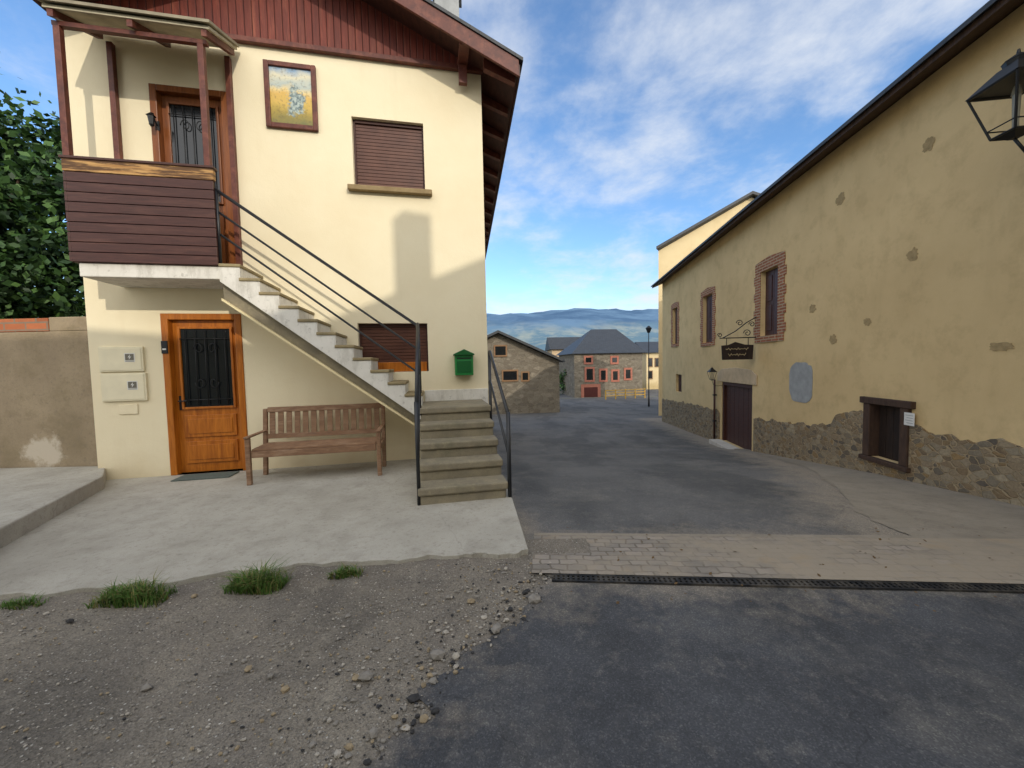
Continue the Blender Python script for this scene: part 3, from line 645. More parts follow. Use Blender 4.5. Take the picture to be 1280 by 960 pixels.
# ---------------------------------------------------------------- garden wall left + tree
gwz=atY(60,397,5.3).z; xr_=H(sL,-.05,0).x; 
GW=Fr((xr_-.02,gwy),(-1,.02),(0,-1))
gw=thing('garden_wall','rough tan cement garden wall with a brick top edge at the left of the house','wall',(-7.5,5.3,0))
bx=xr_-atY(66,403,5.3).x
mb=MB(); mb.box(GW,0,6,-.25,0,-.2,gwz-.19); mb.box(GW,0,bx-.004,-.249,-.001,gwz-.1899,gwz); link('cement_face',mb,M['cementwall'],gw,bevel=.012)
link('brick_course',MB().box(GW,bx,6,-.24,.004,gwz-.187,gwz-.01),M['hollow_brick'],gw,bevel=.006)
def tree(name,label,base,trunk_h,clumps,nl,size,rad):
    t=thing(name,label,'tree',base); b=Vector(base)
    mb=MB(); mb.tube([b,b+Vector((.1,.05,trunk_h*.5)),b+Vector((.0,.1,trunk_h))],.2,10,[.24,.19,.15])
    for c in clumps[::9]: mb.tube([b+Vector((0,.1,trunk_h*.9)),(b+Vector((0,.1,trunk_h))+c)/2+Vector((0,0,-.2)),b.lerp(c,.85)],.05,6,[.1,.06,.02])
    link('trunk',mb,M['bark'],t,smooth=True)
    mb=MB()
    for i in range(nl):
        c=random.choice(clumps); g=Vector((random.gauss(0,1),random.gauss(0,1),random.gauss(0,.8)))*rad*.5
        p=c+g; d=Vector((random.gauss(0,1),random.gauss(0,1),random.gauss(-.3,.8))).normalized(); e=d.cross(Vector((random.gauss(0,1),random.gauss(0,1),random.gauss(0,1)))).normalized()
        s=size*random.uniform(.6,1.3)
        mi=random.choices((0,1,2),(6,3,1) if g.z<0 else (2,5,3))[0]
        mb.add([p,p+d*s*.5+e*s*.3,p+d*s,p+d*s*.5-e*s*.3],[(0,1,2,3)],mi)
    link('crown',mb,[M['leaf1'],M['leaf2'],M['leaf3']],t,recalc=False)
    return t
cl_=[]
while len(cl_)<180:
    v=Vector((random.uniform(-1,1),random.uniform(-1,1),random.uniform(-1,1)))
    if .2<v.length<1: cl_.append(Vector((-12.2,8.6,4.5))+Vector((v.x*2.9,v.y*2.2,v.z*4.0))*(1+.12*random.random()))
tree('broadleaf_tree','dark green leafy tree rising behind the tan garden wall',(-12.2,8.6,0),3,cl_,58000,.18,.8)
# ---------------------------------------------------------------- right building
s_end=RB.hit(828,440)[0]; s_beg=-3.2
zE=RB.hit(1100,131,.38)[1]
rb=thing('ochre_building','long ochre rendered building with rubble stone base along the right of the road','building',RB(s_end/2,-3,-1))
wn=RB.rect(951,336,973,419); wm=RB.rect(879,369,891,428); wf=RB.rect(841,385,847,430)
dr=RB.rect(902,479,940,563); lo=RB.rect(1086,507,1134,576); sm=RB.rect(845,468,852,490)
drz=gz(0,RB((dr[0]+dr[1])/2,0,0).y)+.06; dr=(dr[0],dr[1],drz,dr[3])
hs=[wn,wm,wf,dr,lo,sm]
RW=9
def rzR(n): return zE+(.38-n)*.42 if n>-RW/2 else zE+(.38+RW/2)*.42-(-RW/2-n)*.42
zW=zE+.15
mb=MB(); mb.holes(RB,s_beg,s_end,-2.2,zW,hs,.18)
for s in (s_beg,s_end):
    mb.add([RB(s,0,-2.2),RB(s,-RW,-2.2),RB(s,-RW,rzR(-RW)-.01),RB(s,-RW/2,rzR(-RW/2)-.01),RB(s,0,zW)],[(0,1,2,3,4)])
mb.quad(RB(s_beg,-RW,-2),RB(s_end,-RW,-2),RB(s_end,-RW,rzR(-RW)),RB(s_beg,-RW,rzR(-RW)))
link('wall',mb,M['ochre'],rb)
sa,sb=s_beg-.3,s_end+.35
mb=MB()
for n0,n1 in ((.38,-RW/2),(-RW/2,-RW-.38)):
    mb.hexa([RB(sa,n0,rzR(n0)),RB(sb,n0,rzR(n0)),RB(sb,n1,rzR(n1)),RB(sa,n1,rzR(n1)),RB(sa,n0,rzR(n0)+.08),RB(sb,n0,rzR(n0)+.08),RB(sb,n1,rzR(n1)+.08),RB(sa,n1,rzR(n1)+.08)])
rro=link('roof',mb,M['oldwood'],rb)
mb=MB()
for n0,n1 in ((.44,-RW/2),(-RW/2,-RW-.44)):
    mb.hexa([RB(sa,n0,rzR(n0)+.083),RB(sb,n0,rzR(n0)+.083),RB(sb,n1,rzR(n1)+.083),RB(sa,n1,rzR(n1)+.083),RB(sa,n0,rzR(n0)+.14),RB(sb,n0,rzR(n0)+.14),RB(sb,n1,rzR(n1)+.14),RB(sa,n1,rzR(n1)+.14)])
link('slates',mb,M['slate'],rro)
def topz(s): return interp(TOP,s)
TOPpx=[(829,499),(870,506),(900,514),(945,523),(1000,530),(1040,531),(1047,518),(1082,512),(1140,530),(1160,541),(1215,548),(1280,559)]
TOP=sorted([RB.hit(x,y) for x,y in TOPpx]); TOP=[(s_beg,TOP[0][1]+.02)]+TOP
mb=MB()
def bp(a,b,zlo=-2.2,zhi=None):
    k=max(2,int(abs(b-a)/.05)); up=[]
    for i in range(k+1):
        s=a+(b-a)*i/k; up.append((s,(topz(s)+.09*pn(s,0,3.1)+.06*pn(s,3,9)+.03*pn(s,5,20)) if zhi is None else zhi))
    mb.prism(RB,[(b,zlo),(a,zlo)]+up,.001,.022)
bp(s_beg,lo[0]-.06); bp(lo[0]-.059,lo[1]+.059,-2.2,lo[2]-.08); bp(lo[1]+.06,dr[0]-.12); bp(dr[1]+.12,s_end)
link('stone_base',mb,M['rubble'],rb)
def surround(r,wd,par,arch=.06):
    a,b,c,d=r; mb=MB(); n0,n1=.001,.022
    z=c-wd*.6; i=0
    while z<d+wd*.2:
        e=wd*(1.15 if i%2 else .9); z1=min(z+.2,d+wd*.2)
        mb.box(RB,a-e,a-.001,n0,n1,z,z1-.001); mb.box(RB,b+.001,b+e,n0,n1,z,z1-.001); z=z1; i+=1
    mb.prism(RB,[(a-wd,d+wd*.2),(b+wd,d+wd*.2),(b+wd*.9,d+wd*.9),((a+b)/2,d+wd*.9+arch),(a-wd*.9,d+wd*.9)],n0,n1)
    mb.box(RB,a-.0005,b+.0005,n0,n1-.001,d+.001,d+wd*.199)
    mb.box(RB,a-.0005,b+.0005,n0,n1+.02,c-wd*.6,c-.001)
    link('brick_surround',mb,M['brick'],par,bevel=.005)
def casement(r,par):
    a,b,c,d=r; m=(a+b)/2
    mb=MB()
    for x0,x1 in ((a+.004,m-.004),(m+.004,b-.004)):
        mb.box(RB,x0,x1,-.13,-.10,c+.003,d-.003)
        mb.box(RB,x0+.07,x1-.07,-.0995,-.085,c+.12,(c+d)/2-.05); mb.box(RB,x0+.07,x1-.07,-.0995,-.085,(c+d)/2+.05,d-.12)
    return link('window',mb,M['brown'],par,bevel=.005)
o=casement(wn,rb); surround(wn,.26,o); o['label']='nearest tall upper shuttered window with brick surround'
o=casement(wm,rb); surround(wm,.2,o)
o=casement(wf,rb); surround(wf,.2,o)
o=casement(sm,rb)
o=link('door',MB().box(RB,dr[0]+.1,dr[1]-.1,-.14,-.10,dr[2],dr[3]-.1),M['oldwood'],rb)
mb=MB(); n=6
for i in range(n):
    x0=dr[0]+.1+(dr[1]-dr[0]-.2)*i/n; mb.box(RB,x0+.006,x0+(dr[1]-dr[0]-.2)/n-.006,-.0995,-.085,dr[2]+.02,dr[3]-.11)
link('planks',mb,M['brown'],o)
mb=MB(); mb.box(RB,dr[0]+.001,dr[0]+.099,-.16,-.02,dr[2],dr[3]-.001); mb.box(RB,dr[1]-.099,dr[1]-.001,-.16,-.02,dr[2],dr[3]-.001); mb.box(RB,dr[0]+.1,dr[1]-.1,-.16,-.021,dr[3]-.099,dr[3]-.001); link('frame',mb,M['brown'],o,bevel=.006)
mb=MB(); a,b=dr[0]-.25,dr[1]+.25; zt=dr[3]
mb.prism(RB,[(a,zt+.004),(b,zt+.004),(b,zt+.26),(b-.3,zt+.38),((a+b)/2,zt+.43),(a+.3,zt+.38),(a,zt+.26)],.001,.03); link('lintel',mb,simple('pale_stone','#c3ad8d',.2,7,.9,.4),o,bevel=.01)
mb=MB(); mb.box(RB,dr[0]-.12,dr[1]+.12,-.05,.32,-1.8,drz-.004); link('doorstep',mb,simple('pale_doorstep','#c3bcb0',.2,7,.9,.4),o,bevel=.012)
a,b,c,d=lo
o=link('window',MB().box(RB,a+.07,b-.07,-.13,-.10,c+.0005,d-.0005),M['blackwood'],rb); o['label']='low closed window with old dark timber frame in the stone base'
mb=MB(); k=4
for i in range(k):
    x0=a+.075+(b-a-.15)*i/k; mb.box(RB,x0+.004,x0+(b-a-.15)/k-.004,-.0995,-.085,c+.01,d-.01)
link('boards',mb,M['blackwood'],o,bevel=.004)
mb=MB(); mb.box(RB,a-.06,a+.069,-.17,.05,c-.0,d); mb.box(RB,b-.069,b+.06,-.17,.05,c,d); mb.box(RB,a-.12,b+.12,-.17,.065,d+.001,d+.10); mb.box(RB,a-.1,b+.1,-.17,.075,c-.07,c-.001)
link('frame',mb,M['oldwood'],o,bevel=.01)
nt=RB.rect(1130,516,1143,532,.055); nq=thing('paper_notice','small white paper notice pinned on the timber frame of the low window','notice',RB(nt[0],.06,nt[2]))
link('sheet',MB().box(RB,nt[0],nt[1],.052,.055,nt[2],nt[3]),M['paper'],nq)
mb=MB()
for i in range(4): mb.box(RB,nt[0]+.02,nt[1]-.02-.02*(i%2),.0552,.0557,nt[3]-.04-i*.035,nt[3]-.032-i*.035)
link('print',mb,M['grey'],nq)
def blob(r,n0,n1,mat,nm,seed,arch=False):
    a,b,c,d=r; cx,cz=(a+b)/2,(c+d)/2; pts=[]
    for i in range(36):
        q=i*2*math.pi/36; ex=.55 if arch else 1
        cc,ss=math.cos(q),math.sin(q); cc=math.copysign(abs(cc)**ex,cc); ss=math.copysign(abs(ss)**ex,ss)
        k=1+(.08 if arch else .5)*pn(cc*2,ss*2,1,seed)+(.05 if arch else .25)*pn(cc*5,ss*5,1,seed); pts.append((cx+(b-a)/2*cc*k,cz+(d-c)/2*ss*k))
    link(nm,MB().prism(RB,pts,n0,n1),mat,rb)
blob(RB.rect(987,453,1016,503),.001,.008,M['grey'],'cement_patch',3,True)
for i,q in enumerate(((1154,172,1169,188),(1134,311,1148,326),(1012,381,1020,391),(1237,428,1268,438),(1037,418,1046,430),(1080,398,1089,407),(1045,242,1056,256))): blob(RB.rect(*q),.001,.005,M['stonepatch'],'exposed_stone',i+10)
# hanging sign
ss_=RB.hit(946,440,0)[0]; zt_=RB.hit(925,428,.45)[1]; zb_=RB.hit(925,451,.45)[1]
sg=thing('hanging_sign','dark wooden sign with pale script hanging from a wrought iron bracket above the door','sign',RB(ss_,.45,zb_))
SG=Fr((RB(ss_,0,0).x,RB(ss_,0,0).y),rn,-ru)
mb=MB(); zc=(zt_+zb_)/2
mb.prism(SG,[(.10,zb_+.03),(.80,zb_+.03),(.82,zt_-.06),(.66,zt_-.05),(.5,zt_+.02),(.28,zt_-.05),(.08,zt_-.06)],-.02,.02); bo=link('board',mb,M['blackwood'],sg,bevel=.006)
mb=MB()
def scrib(x0,x1,z,amp,k,ph):
    pts=[]
    for i in range(k*8+1):
        t=i/(k*8); q=t*k*2*math.pi+ph; pts.append(SG(x0+(x1-x0)*t+.012*math.sin(2*q),.024,z+amp*math.sin(q)*(.6+.4*math.sin(q*.37+ph))))
    mb.tube(pts,.006,4)
scrib(.2,.72,zc+.07,.035,7,.3); scrib(.26,.66,zc-.07,.04,6,1.1); link('script',mb,simple('pale_lettering','#b9a67e',.1,9,.6,0),bo)
mb=MB(); z0=zt_+.12
mb.tube([SG(.01,0,z0),SG(.86,0,z0)],.014,6); mb.tube([SG(.01,0,z0+.5),SG(.25,0,z0+.36),SG(.5,0,z0+.16),SG(.8,0,z0)],.013,6)
for x in (.2,.7): mb.tube([SG(x,0,zt_-.06),SG(x,0,z0)],.009,5)
for cx_,cz_,rr_ in ((.22,z0+.11,.09),(.12,z0+.32,.07),(.4,z0+.36,.08),(.86,z0+.07,.06)): mb.tube([SG(cx_+rr_*(1-t/11)*math.cos(t),0,cz_+rr_*(1-t/11)*math.sin(t)) for t in [i*.4 for i in range(22)]],.010,5)
mb.box(RB,ss_-.03,ss_+.03,.001,.012,z0-.06,z0+.56); link('bracket',mb,M['iron'],sg,smooth=False)
# lanterns
def lantern(name,label,c,zc,w,hgt,arm,grp):
    t=thing(name,label,'lantern',(c.x,c.y,zc-hgt/2),grp)
    z0,z1,z2,z3=zc-hgt*.42,zc+hgt*.12,zc+hgt*.34,zc+hgt*.44; r0,r1=w*.34,w*.70
    rot=math.pi/4+math.atan2(ru.y,ru.x)
    def cor(z,r,j): an=rot+j*math.pi/2; return Vector((c.x+r*math.cos(an),c.y+r*math.sin(an),z))
    mb=MB(); e=w*.026
    for j in range(4):
        mb.tube([cor(z0,r0,j),cor(z1,r1,j)],e,6)
        mb.tube([cor(z0,r0,j),cor(z0,r0,j+1)],e,6); mb.tube([cor(z1,r1,j),cor(z1,r1,j+1)],e*1.3,6)
        mb.tube([cor(z0+(z1-z0)*.18,r0+(r1-r0)*.18,j),cor(z0+(z1-z0)*.18,r0+(r1-r0)*.18,j+1)],e*.6,5)
    mb.frustum(c,z0-hgt*.06,r0*.3,z0-.001,r0*.9,4,rot)
    link('frame',mb,M['iron'],t)
    mb=MB(); mb.frustum(c,z1+.004,r1*1.08,z2-.02*hgt,r1*.42,4,rot); mb.frustum(c,z2-.02*hgt,r1*.30,z2+.03*hgt,r1*.34,8,rot); mb.frustum(c,z2+.03*hgt,r1*.36,z3,r1*.06,8,rot); mb.frustum(c,z3,.02*hgt,z3+.05*hgt,.012*hgt,8,rot)
    link('cap',mb,M['iron'],t,bevel=.004)
    mb=MB(); mb.frustum(c,z0+.05*hgt,w*.05,z1-.12*hgt,w*.07,10); mb.frustum(c,z1-.12*hgt,w*.09,z1-.02,w*.05,10); link('lamp',mb,M['lampglass'],t,smooth=False)
    mb=MB(); mb.tube(arm,w*.03,7); link('bracket',mb,M['iron'],t,smooth=True)
    return t
q=RB.hit(1271,118,.58); c=RB(q[0],.58,0); zc=q[1]
lantern('wall_lantern','large black iron lantern on a wall bracket at the upper right of the photo',c,zc,.42,.82,[RB(q[0],.0,zc-.5),RB(q[0],.25,zc-.58),RB(q[0],.48,zc-.53),RB(q[0],.58,zc-.40)],'iron wall lanterns on the ochre building')
q=RB.hit(890,467,.3); c=RB(q[0],.3,0)
lantern('wall_lantern','small black lantern on the ochre wall at the left of the plank door',c,q[1],.2,.42,[RB(q[0],.0,q[1]-.35),RB(q[0],.15,q[1]-.37),RB(q[0],.26,q[1]-.33),RB(q[0],.3,q[1]-.2)],'iron wall lanterns on the ochre building')
q=RB.hit(894,520,.05); dp=thing('drainpipe','thin brown drainpipe on the ochre wall at the left of the plank door','pipe',RB(q[0],.05,-1))
link('pipe',MB().tube([RB(q[0],.075,gz(0,RB(q[0],0,0).y)+.05),RB(q[0],.075,RB.hit(894,474)[1])],.03,8),M['brown'],dp,smooth=True)
for z in (-.4,.4): link('clamp',MB().box(RB,q[0]-.045,q[0]+.045,.024,.115,z,z+.04),M['iron'],dp)
# ---------------------------------------------------------------- tall gabled building behind
def pY(x,y,Y): p=atY(x,y,Y); return p.x,p.z
Y=21.5
xl,zl2=pY(823,311,Y); xa,za=pY(936,246,Y); 
tb=thing('gabled_house','tall cream gabled house rising behind the roof of the ochre building','house',(xa,Y+4,-1.5))
FB=Fr((0,Y),(1,0),(0,-1),(.62,.8)); x2=2*xa-xl-3
slp=(za-zl2)/(xa-xl); z2=za-(x2-xa)*slp*.6
mb=MB(); mb.prism(FB,[(xl,-1.6),(x2,-1.6),(x2,z2),(xa,za),(xl,zl2)],-9,0); link('wall',mb,M['cream_far'],tb)
mb=MB()
xo=xl-.25; zo=zl2-.25*slp
mb.prism(FB,[(xo,zo+.02),(xa,za+.02),(xa,za+.17),(xo,zo+.17)],-9.3,.35); mb.prism(FB,[(xa+.0005,za+.02),(x2+.4,z2-.15),(x2+.4,z2+.03),(xa+.0005,za+.17)],-9.3,.35); link('roof',mb,M['slate'],tb)
# ---------------------------------------------------------------- far houses
def farwin(F,x0,y0,x1,y1,par,fm,pm,trim=None):
    r=F.rect(x0,y0,x1,y1); a,b,c,d=r
    mb=MB(); t=.10*(1 if not trim else trim)
    mb.box(F,a-t,a,.005,.06,c-t,d+t); mb.box(F,b,b+t,.005,.06,c-t,d+t); mb.box(F,a+.001,b-.001,.005,.059,d,d+t); mb.box(F,a+.001,b-.001,.005,.08,c-t,c)
    o=link('window',mb,fm,par); link('pane',MB().box(F,a,b,.004,.03,c,d),pm,o); return o
Y=26; FA=Fr((0,Y),(.995,.1),(.1,-.995),(-.05,1))
xa,za=FA.hit(622,416); xe,ze2=FA.hit(701,451); xw=FA.hit(699,460)[0]
sA=(za-ze2)/(xe-xa); xl=2*xa-xw
ha=thing('stone_house','rubble stone house with slate gable roof just right of the cream house','house',FA(xa,-3,-2))
link('wall',MB().prism(FA,[(xl,-2.6),(xw,-2.6),(xw,ze2-.02),(xa,za-.06),(xl,ze2-.02)],-9,0),M['rubble_far'],ha)
mb=MB()
for sg_ in (1,-1):
    x1=xa+sg_*(xe+.15-xa); z1=za-(xe+.15-xa)*sA
    mb.hexa([FA(xa,.5,za-.03),FA(x1,.5,z1-.03),FA(x1,-9.4,z1-.03),FA(xa,-9.4,za-.03),FA(xa,.5,za+.14),FA(x1,.5,z1+.14),FA(x1,-9.4,z1+.14),FA(xa,-9.4,za+.14)])
link('roof',mb,M['slate'],ha)
for q in ((619,433,632,444),(629,464,646,475),(653,466,660,475)): farwin(FA,*q,ha,M['terrac'],M['glass'])
Y=44; FBh=Fr((0,Y),(.99,.12),(.12,-.99),(-.1,1))
b0x=FBh.hit(718,470)[0]; b1x=FBh.hit(803,470)[0]; ez=FBh.hit(760,441)[1]; rzz=FBh.hit(770,413)[1]+.5
hb=thing('slate_roofed_house','stone house with blue slate hip roof and reddish window surrounds in the distance','house',FBh((b0x+b1x)/2,-4,-2.6))
link('wall',MB().box(FBh,b0x,b1x,-8,0,-3.2,ez),M['rubble_far'],hb)
o=.4; mA,mB=FBh.hit(752,420)[0],FBh.hit(786,420)[0]
pts=[FBh(b0x-o,o,ez-.05),FBh(b1x+o,o,ez-.05),FBh(b1x+o,-8-o,ez-.05),FBh(b0x-o,-8-o,ez-.05),FBh(mA,-4,rzz),FBh(mB,-4,rzz)]
link('roof',MB().add(pts,[(0,1,5,4),(1,2,5),(2,3,4,5),(3,0,4),(3,2,1,0)]),M['slateblue'],hb)
for q in ((732,447,739,453),(733,461,741,475),(751,463,757,475),(766,464,772,475),(782,462,788,473),(765,447,771,453)): farwin(FBh,*q,hb,M['pink'],M['glass'],2.2)
r=FBh.rect(730,484,747,502); d=link('garage_door',MB().box(FBh,r[0],r[1],.005,.05,-2.7,r[3]),M['reddoor'],hb); d['label']='dark red garage door'
mb=MB(); mb.box(FBh,r[0]-.35,r[0],.004,.06,-2.7,r[3]+.35); mb.box(FBh,r[1],r[1]+.35,.004,.06,-2.7,r[3]+.35); mb.box(FBh,r[0]+.001,r[1]-.001,.004,.06,r[3],r[3]+.35); link('surround',mb,M['pink'],d)
def plain(name,label,Y,x0,x1,ye,yr,mat,wins,roof):
    F=Fr((0,Y),(1,0.05),(.05,-1),(0,1)); a=F.hit(x0,ye)[0]; b=F.hit(x1,ye)[0]; ez=F.hit((x0+x1)/2,ye)[1]; rz_=F.hit((x0+x1)/2,yr)[1]
    t=thing(name,label,'house',F((a+b)/2,-3,-2.8)); link('wall',MB().box(F,a,b,-8,0,-3.4,ez),mat,t)
    pts=[F(a-.4,.5,ez-.05),F(b+.4,.5,ez-.05),F(b+.4,-8.4,ez-.05),F(a-.4,-8.4,ez-.05),F(a-.4,-4,rz_+.35),F(b+.4,-4,rz_+.35)]
    link('roof',MB().add(pts,[(0,1,5,4),(1,2,5),(2,3,4,5),(3,0,4),(3,2,1,0)]),roof,t)
    for q in wins: farwin(F,*q,t,M['terrac'],M['glass'])
plain('cream_far_house','pale yellow house with slate roof in the distance right of the hip roofed house',56,808,860,440,428,M['cream_far'],((811,448,815,458),(819,448,823,458),(811,464,815,473)),M['slateblue'])
plain('tan_far_house','tan house with slate roof in the distance left of the hip roofed house',60,690,735,436,422,M['tan_far'],((706,443,711,452),(706,460,711,470)),M['slate'])
FG=Fr((0,38),(1,.25),(.25,-1)); a=FG.hit(757,490)[0]; b=FG.hit(806,488)[0]
zg=gz(0,39)+.02
gr=thing('road_railing','yellow road railing along the bend in front of the hip roofed house','railing',FG((a+b)/2,0,zg))
for i in range(5):
    x=a+(b-a)*i/4; link('post',MB().box(FG,x-.04,x+.04,-.04,.04,zg-.3,zg+.95),M['yellowpaint'],gr)
for z in (.3,.6,.88): link('bar',MB().tube([FG(a,.06,zg+z),FG(b,.06,zg+z)],.035,6),M['yellowpaint'],gr)
sx=atY(811,470,30); zt=atY(811,407,30).z
sl_=thing('street_lamp','black street lamp on a slim pole at the far end of the ochre building','street lamp',(sx.x,30,-2.1))
link('pole',MB().tube([(sx.x,30,-2.2),(sx.x,30,-1.2),(sx.x,30,zt-.55)],.05,8,[.08,.045,.03]),M['iron'],sl_,smooth=True)
cxl=Vector((sx.x,30,0)); zz=zt-.3
mb=MB(); mb.frustum(cxl,zz-.26,.10,zz+.08,.22,6); mb.frustum(cxl,zz+.081,.26,zz+.28,.05,6)
hd=link('lantern_head',mb,M['iron'],sl_)
for k,(px,py,Y,s,lab) in enumerate(((711,478,50,1.3,'small green tree between the stone house and the hip roofed house'),(757,482,52,1.0,'low green shrub beside the hip roofed house'),(824,470,60,1.6,'green tree beside the far pale yellow house'))):
    p=atY(px,py,Y); cl=[Vector((p.x,Y,p.z))+Vector((random.uniform(-1,1),random.uniform(-1,1),random.uniform(-1,1)))*s for _ in range(14)]
    tree('far_tree',lab,(p.x,Y,gz(p.x,Y)),max(.6,p.z-gz(0,Y)),cl,1500,.3,.8)
# ---------------------------------------------------------------- hills
def hz(x,y):
    r=max(0,min(1,(y-350)/1100)); r=r*r*(3-2*r)
    return -7+r*(185+55*pn(x,y,.0016,2)+22*pn(x,y,.006,4)+8*pn(x,y,.02,6))+ (22*max(0,pn(x,y,.005,9))*(1-r) if y>350 else 0)
vs=[];fs=[]; nx=150; ny=50
mb=MB()
for j in range(ny+1):
    y=330+1300*j/ny
    for i in range(nx+1):
        x=-2200+4400*i/nx; vs.append((x,y,hz(x,y)))
for j in range(ny):
    for i in range(nx):
        k=j*(nx+1)+i; fs.append((k,k+1,k+nx+2,k+nx+1))
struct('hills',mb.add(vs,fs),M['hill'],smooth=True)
# ---------------------------------------------------------------- house behind the viewpoint (casts the gable and chimney shadow)
SE=R(24); SAZ=R(150)
sd=Vector((math.sin(SAZ)*math.cos(SE),math.cos(SAZ)*math.cos(SE),math.sin(SE)))
YC=-6.0
def cast(x,y,Yc=YC):
    s,z=H.hit(x,y); P=H(s,0,z); k=(Yc-P.y)/sd.y; return (P+sd*k)
pa=cast(605,322); pb=cast(420,396); c1=cast(500,266,YC-.1); c2=cast(535,266,YC-.1)
sl2=(pa.z-pb.z)/(pa.x-pb.x)
nb=thing('gabled_house','cream gabled house behind the viewpoint with a chimney on its roof slope','house',(3,-8,0))
FN=Fr((0,YC),(1,0),(0,1))
xr2=pa.x+1.4; zr2=pb.z+(xr2-pb.x)*sl2; xz=pb.x-1.0; zz=pb.z-1.0*sl2
link('wall',MB().prism(FN,[(-9,-.3),(xr2+4.5,-.3),(xr2+4.5,zr2-4.5*sl2-.13),(xr2,zr2-.13),(xz,zz-.13),(-9,zz-.13)],-6,-.15),M['cream_far'],nb)
mb=MB(); mb.prism(FN,[(xz,zz-.129),(xr2,zr2-.129),(xr2+4.9,zr2-4.9*sl2-.13),(xr2+4.9,zr2-4.9*sl2-.01),(xr2,zr2),(xz,zz)],-6.3,0); mb.box(FN,-9.3,xz-.001,-6.3,0,zz-.129,zz); nro=link('roof',mb,M['slate'],nb)
link('chimney',MB().box(FN,c1.x,c2.x,-.32,-.02,zz,c1.z),M['cream_far'],nro)
# ---------------------------------------------------------------- stones + grass
ico=[(0,0,1),(.894,0,.447),(.276,.851,.447),(-.724,.526,.447),(-.724,-.526,.447),(.276,-.851,.447),(.724,.526,-.447),(-.276,.851,-.447),(-.894,0,-.447),(-.276,-.851,-.447),(.724,-.526,-.447),(0,0,-1)]
icf=[(0,1,2),(0,2,3),(0,3,4),(0,4,5),(0,5,1),(1,6,2),(2,7,3),(3,8,4),(4,9,5),(5,10,1),(6,7,2),(7,8,3),(8,9,4),(9,10,5),(10,6,1),(11,7,6),(11,8,7),(11,9,8),(11,10,9),(11,6,10)]
mb=MB(); cnt=0
while cnt<2600:
    y=random.uniform(.7,2.8); x=random.uniform(-3.4,.45); e=roadl(y)
    if x>e+.12*random.random()**2: continue
    near=math.exp(-abs(e-x)/.4)
    if random.random()>.18+.82*near: continue
    if y>2.42+.13*(x+3.3): continue
    s=random.uniform(.0025,.008)*(1+1.8*near*random.random()**3)
    if random.random()<.022: s*=2.6
    rx=Matrix.Rotation(random.uniform(0,6.3),3,'Z')@Matrix.Rotation(random.uniform(0,6.3),3,'X'); sc=Vector((random.uniform(.7,1.5),random.uniform(.7,1.2),random.uniform(.5,.9)))
    vs=[]
    for v in ico:
        q=rx@Vector(v); q=Vector((q.x*sc.x,q.y*sc.y,q.z*sc.z))*random.uniform(.8,1.15)*s; vs.append(q+Vector((x,y,(.022 if x<e-.3 else .012)+s*.3)))
    mb.add(vs,icf,random.choice((0,0,1,2)) if random.random()>.35*near+.04 else 3); cnt+=1
tag(link('loose_stones',mb,[simple('stone_grey','#89837a',.3,30,.95,.2),simple('stone_pale','#aba396',.3,30,.95,.2),simple('stone_tan','#96866c',.3,30,.95,.2),simple('tar_crumb','#3c3b3b',.3,30,.9,.2)]),'loose small stones scattered over the dirt verge by the asphalt edge','stones',kind='stuff')
def tuft(px,py,w,dp,n,hgt,label):
    c=atZ(px,py,.03); mb=MB()
    gs=lambda s:max(-1.7,min(1.7,random.gauss(0,1)))*s
    for i in range(n):
        x=c.x+gs(w*.42); y=c.y+gs(dp*.45); a=random.uniform(0,6.3); hh=hgt*random.uniform(.4,1.15)*math.exp(-((x-c.x)/w)**2)*(.75+.9*abs(pn(x,y,14))); ln=hh*random.uniform(.3,1.3)
        d=Vector((math.cos(a),math.sin(a),0)); e=Vector((-d.y,d.x,0))*random.uniform(.0018,.004)
        b=Vector((x,y,.015)); m_=b+d*ln*.35+Vector((0,0,hh*.7)); t=b+d*ln+Vector((0,0,hh*random.uniform(.75,1)))
        mb.add([b-e,b+e,m_+e*.8,m_-e*.8,t],[(0,1,2,3),(3,2,4)],random.choice((0,0,0,1)))
    o=link('grass_tuft',mb,[M['grass'],M['drygrass']],recalc=False,base=(c.x,c.y,.015)); tag(o,label,'grass','grass tufts along the concrete edge')
tuft(168,748,.30,.10,900,.12,'widest grass tuft at the edge of the concrete forecourt, left of centre')
tuft(322,733,.24,.10,900,.15,'tall bushy grass tuft at the concrete edge below the bench')
tuft(432,718,.15,.05,300,.08,'small sparse grass tuft at the concrete edge right of the bushy tuft')
tuft(22,757,.2,.05,300,.06,'low thin grass tuft at the concrete edge by the left border of the photo')
mb=MB()
for i in range(110):
    a=random.uniform(.1,4.5); n=random.uniform(-.25,far+.3); p=ST(a,max(0,n),.0) if n>0 else ST.A+ST.u*a-Vector((0,-n,0)); z=gz(p.x,p.y)+.031
    s=random.uniform(.006,.018); q=random.uniform(0,6.3); d=Vector((math.cos(q),math.sin(q),random.uniform(-.1,.4)))*s; e=Vector((-math.sin(q),math.cos(q),random.uniform(-.2,.4)))*s*.6; c=Vector((p.x,p.y,z))
    mb.add([c-d,c+e,c+d,c-e],[(0,1,2,3)])
tag(link('leaf_litter',mb,M['deadleaf'],recalc=False),'scattered dry brown leaf bits on the cobbled strip and road','leaves',kind='stuff')
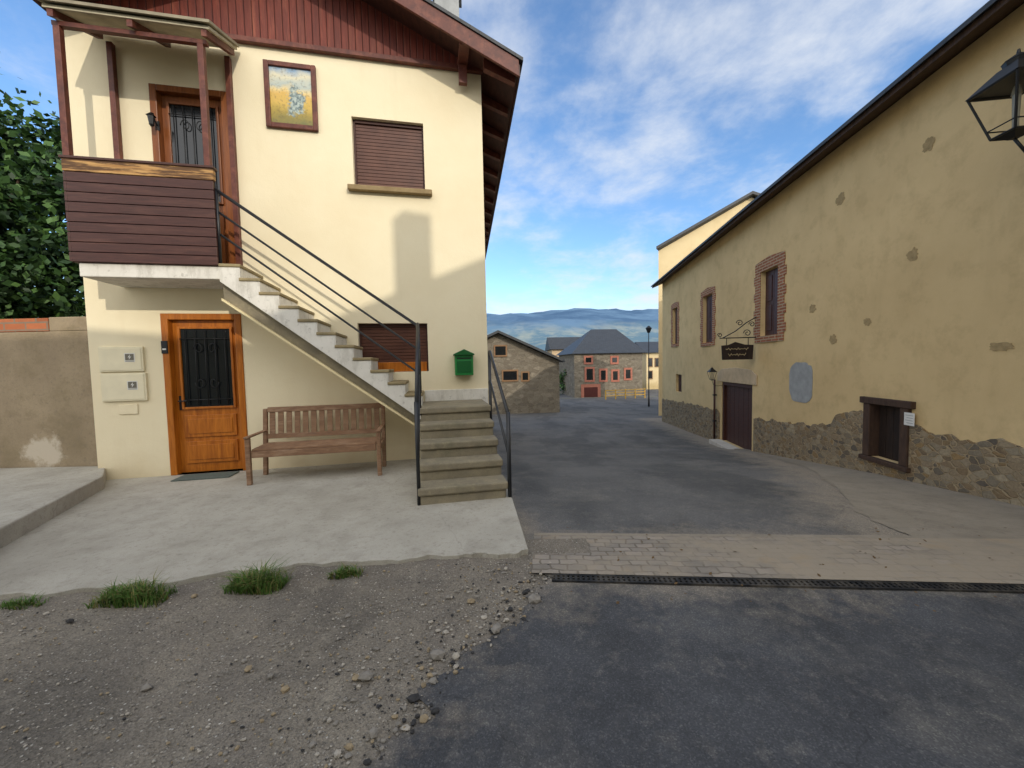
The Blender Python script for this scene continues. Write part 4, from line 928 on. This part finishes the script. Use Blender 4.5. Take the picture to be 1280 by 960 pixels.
# ---------------------------------------------------------------- light
w=bpy.data.worlds.new('World'); SC.world=w; w.use_nodes=True; t=w.node_tree; bg=t.nodes['Background']
sky=t.nodes.new('ShaderNodeTexSky'); sky.sky_type='NISHITA'; sky.sun_disc=False; sky.sun_elevation=SE; sky.sun_rotation=SAZ; sky.air_density=1.0; sky.dust_density=.6; sky.ozone_density=1.5
tc=t.nodes.new('ShaderNodeTexCoord'); sp=t.nodes.new('ShaderNodeSeparateXYZ'); t.links.new(tc.outputs['Generated'],sp.inputs[0])
def mth(op,a,b):
    n=t.nodes.new('ShaderNodeMath'); n.operation=op
    for i,v in enumerate((a,b)):
        if isinstance(v,(int,float)): n.inputs[i].default_value=v
        else: t.links.new(v,n.inputs[i])
    return n.outputs[0]
def mrange(f,a,b,c=0,d=1):
    n=t.nodes.new('ShaderNodeMapRange'); n.interpolation_type='SMOOTHSTEP'; t.links.new(f,n.inputs[0])
    for i,v in enumerate((a,b,c,d)): n.inputs[i+1].default_value=v
    return n.outputs[0]
def mixc(f,a,b,mode='MIX'):
    n=t.nodes.new('ShaderNodeMix'); n.data_type='RGBA'; n.blend_type=mode
    for s,v in ((n.inputs[0],f),(n.inputs[6],a),(n.inputs[7],b)):
        if isinstance(v,bpy.types.NodeSocket): t.links.new(v,s)
        else: s.default_value=v
    return n.outputs[2]
zz=mth('ADD',mth('MAXIMUM',sp.outputs[2],0.0),.22)
cb=t.nodes.new('ShaderNodeCombineXYZ'); t.links.new(mth('DIVIDE',sp.outputs[0],zz),cb.inputs[0]); t.links.new(mth('DIVIDE',sp.outputs[1],zz),cb.inputs[1]); cb.inputs[2].default_value=3.1
def wn_(scale,det,ro,dist):
    n=t.nodes.new('ShaderNodeTexNoise'); t.links.new(cb.outputs[0],n.inputs['Vector']); n.inputs['Scale'].default_value=scale; n.inputs['Detail'].default_value=det; n.inputs['Roughness'].default_value=ro; n.inputs['Distortion'].default_value=dist; return n.outputs['Fac']
cl=mth('ADD',mth('MULTIPLY',wn_(1.1,8,.58,.3),.62),mth('MULTIPLY',wn_(3.2,7,.62,.2),.38))
cl=mth('SUBTRACT',cl,mrange(sp.outputs[0],-.1,-.6,0,.09))   # fewer clouds to the left
mr=mrange(cl,.43,.65)
hzn=mrange(sp.outputs[2],.24,.0,0,.5)
fac=mth('MINIMUM',mth('ADD',mth('MULTIPLY',mr,.85),hzn),.92)
back=mrange(sp.outputs[1],.12,-.5)                      # unseen bright sky behind the camera, added to brighten the shaded foreground
skyc=mixc(1.0,sky.outputs[0],(1.12,1.42,1.68,1),'MULTIPLY')
front=mixc(fac,skyc,(5.9,6.15,6.5,1))
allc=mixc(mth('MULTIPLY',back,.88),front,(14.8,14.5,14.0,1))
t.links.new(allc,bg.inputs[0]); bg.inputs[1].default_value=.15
sn=bpy.data.lights.new('sun','SUN'); sn.energy=2.0; sn.angle=R(.5); sn.color=(1,.92,.79)
so=bpy.data.objects.new('sun',sn); COL.objects.link(so); so.rotation_euler=sd.to_track_quat('Z','Y').to_euler(); so.location=(0,0,20)
SC.view_settings.view_transform='Standard'; SC.view_settings.look='None'; SC.view_settings.exposure=0
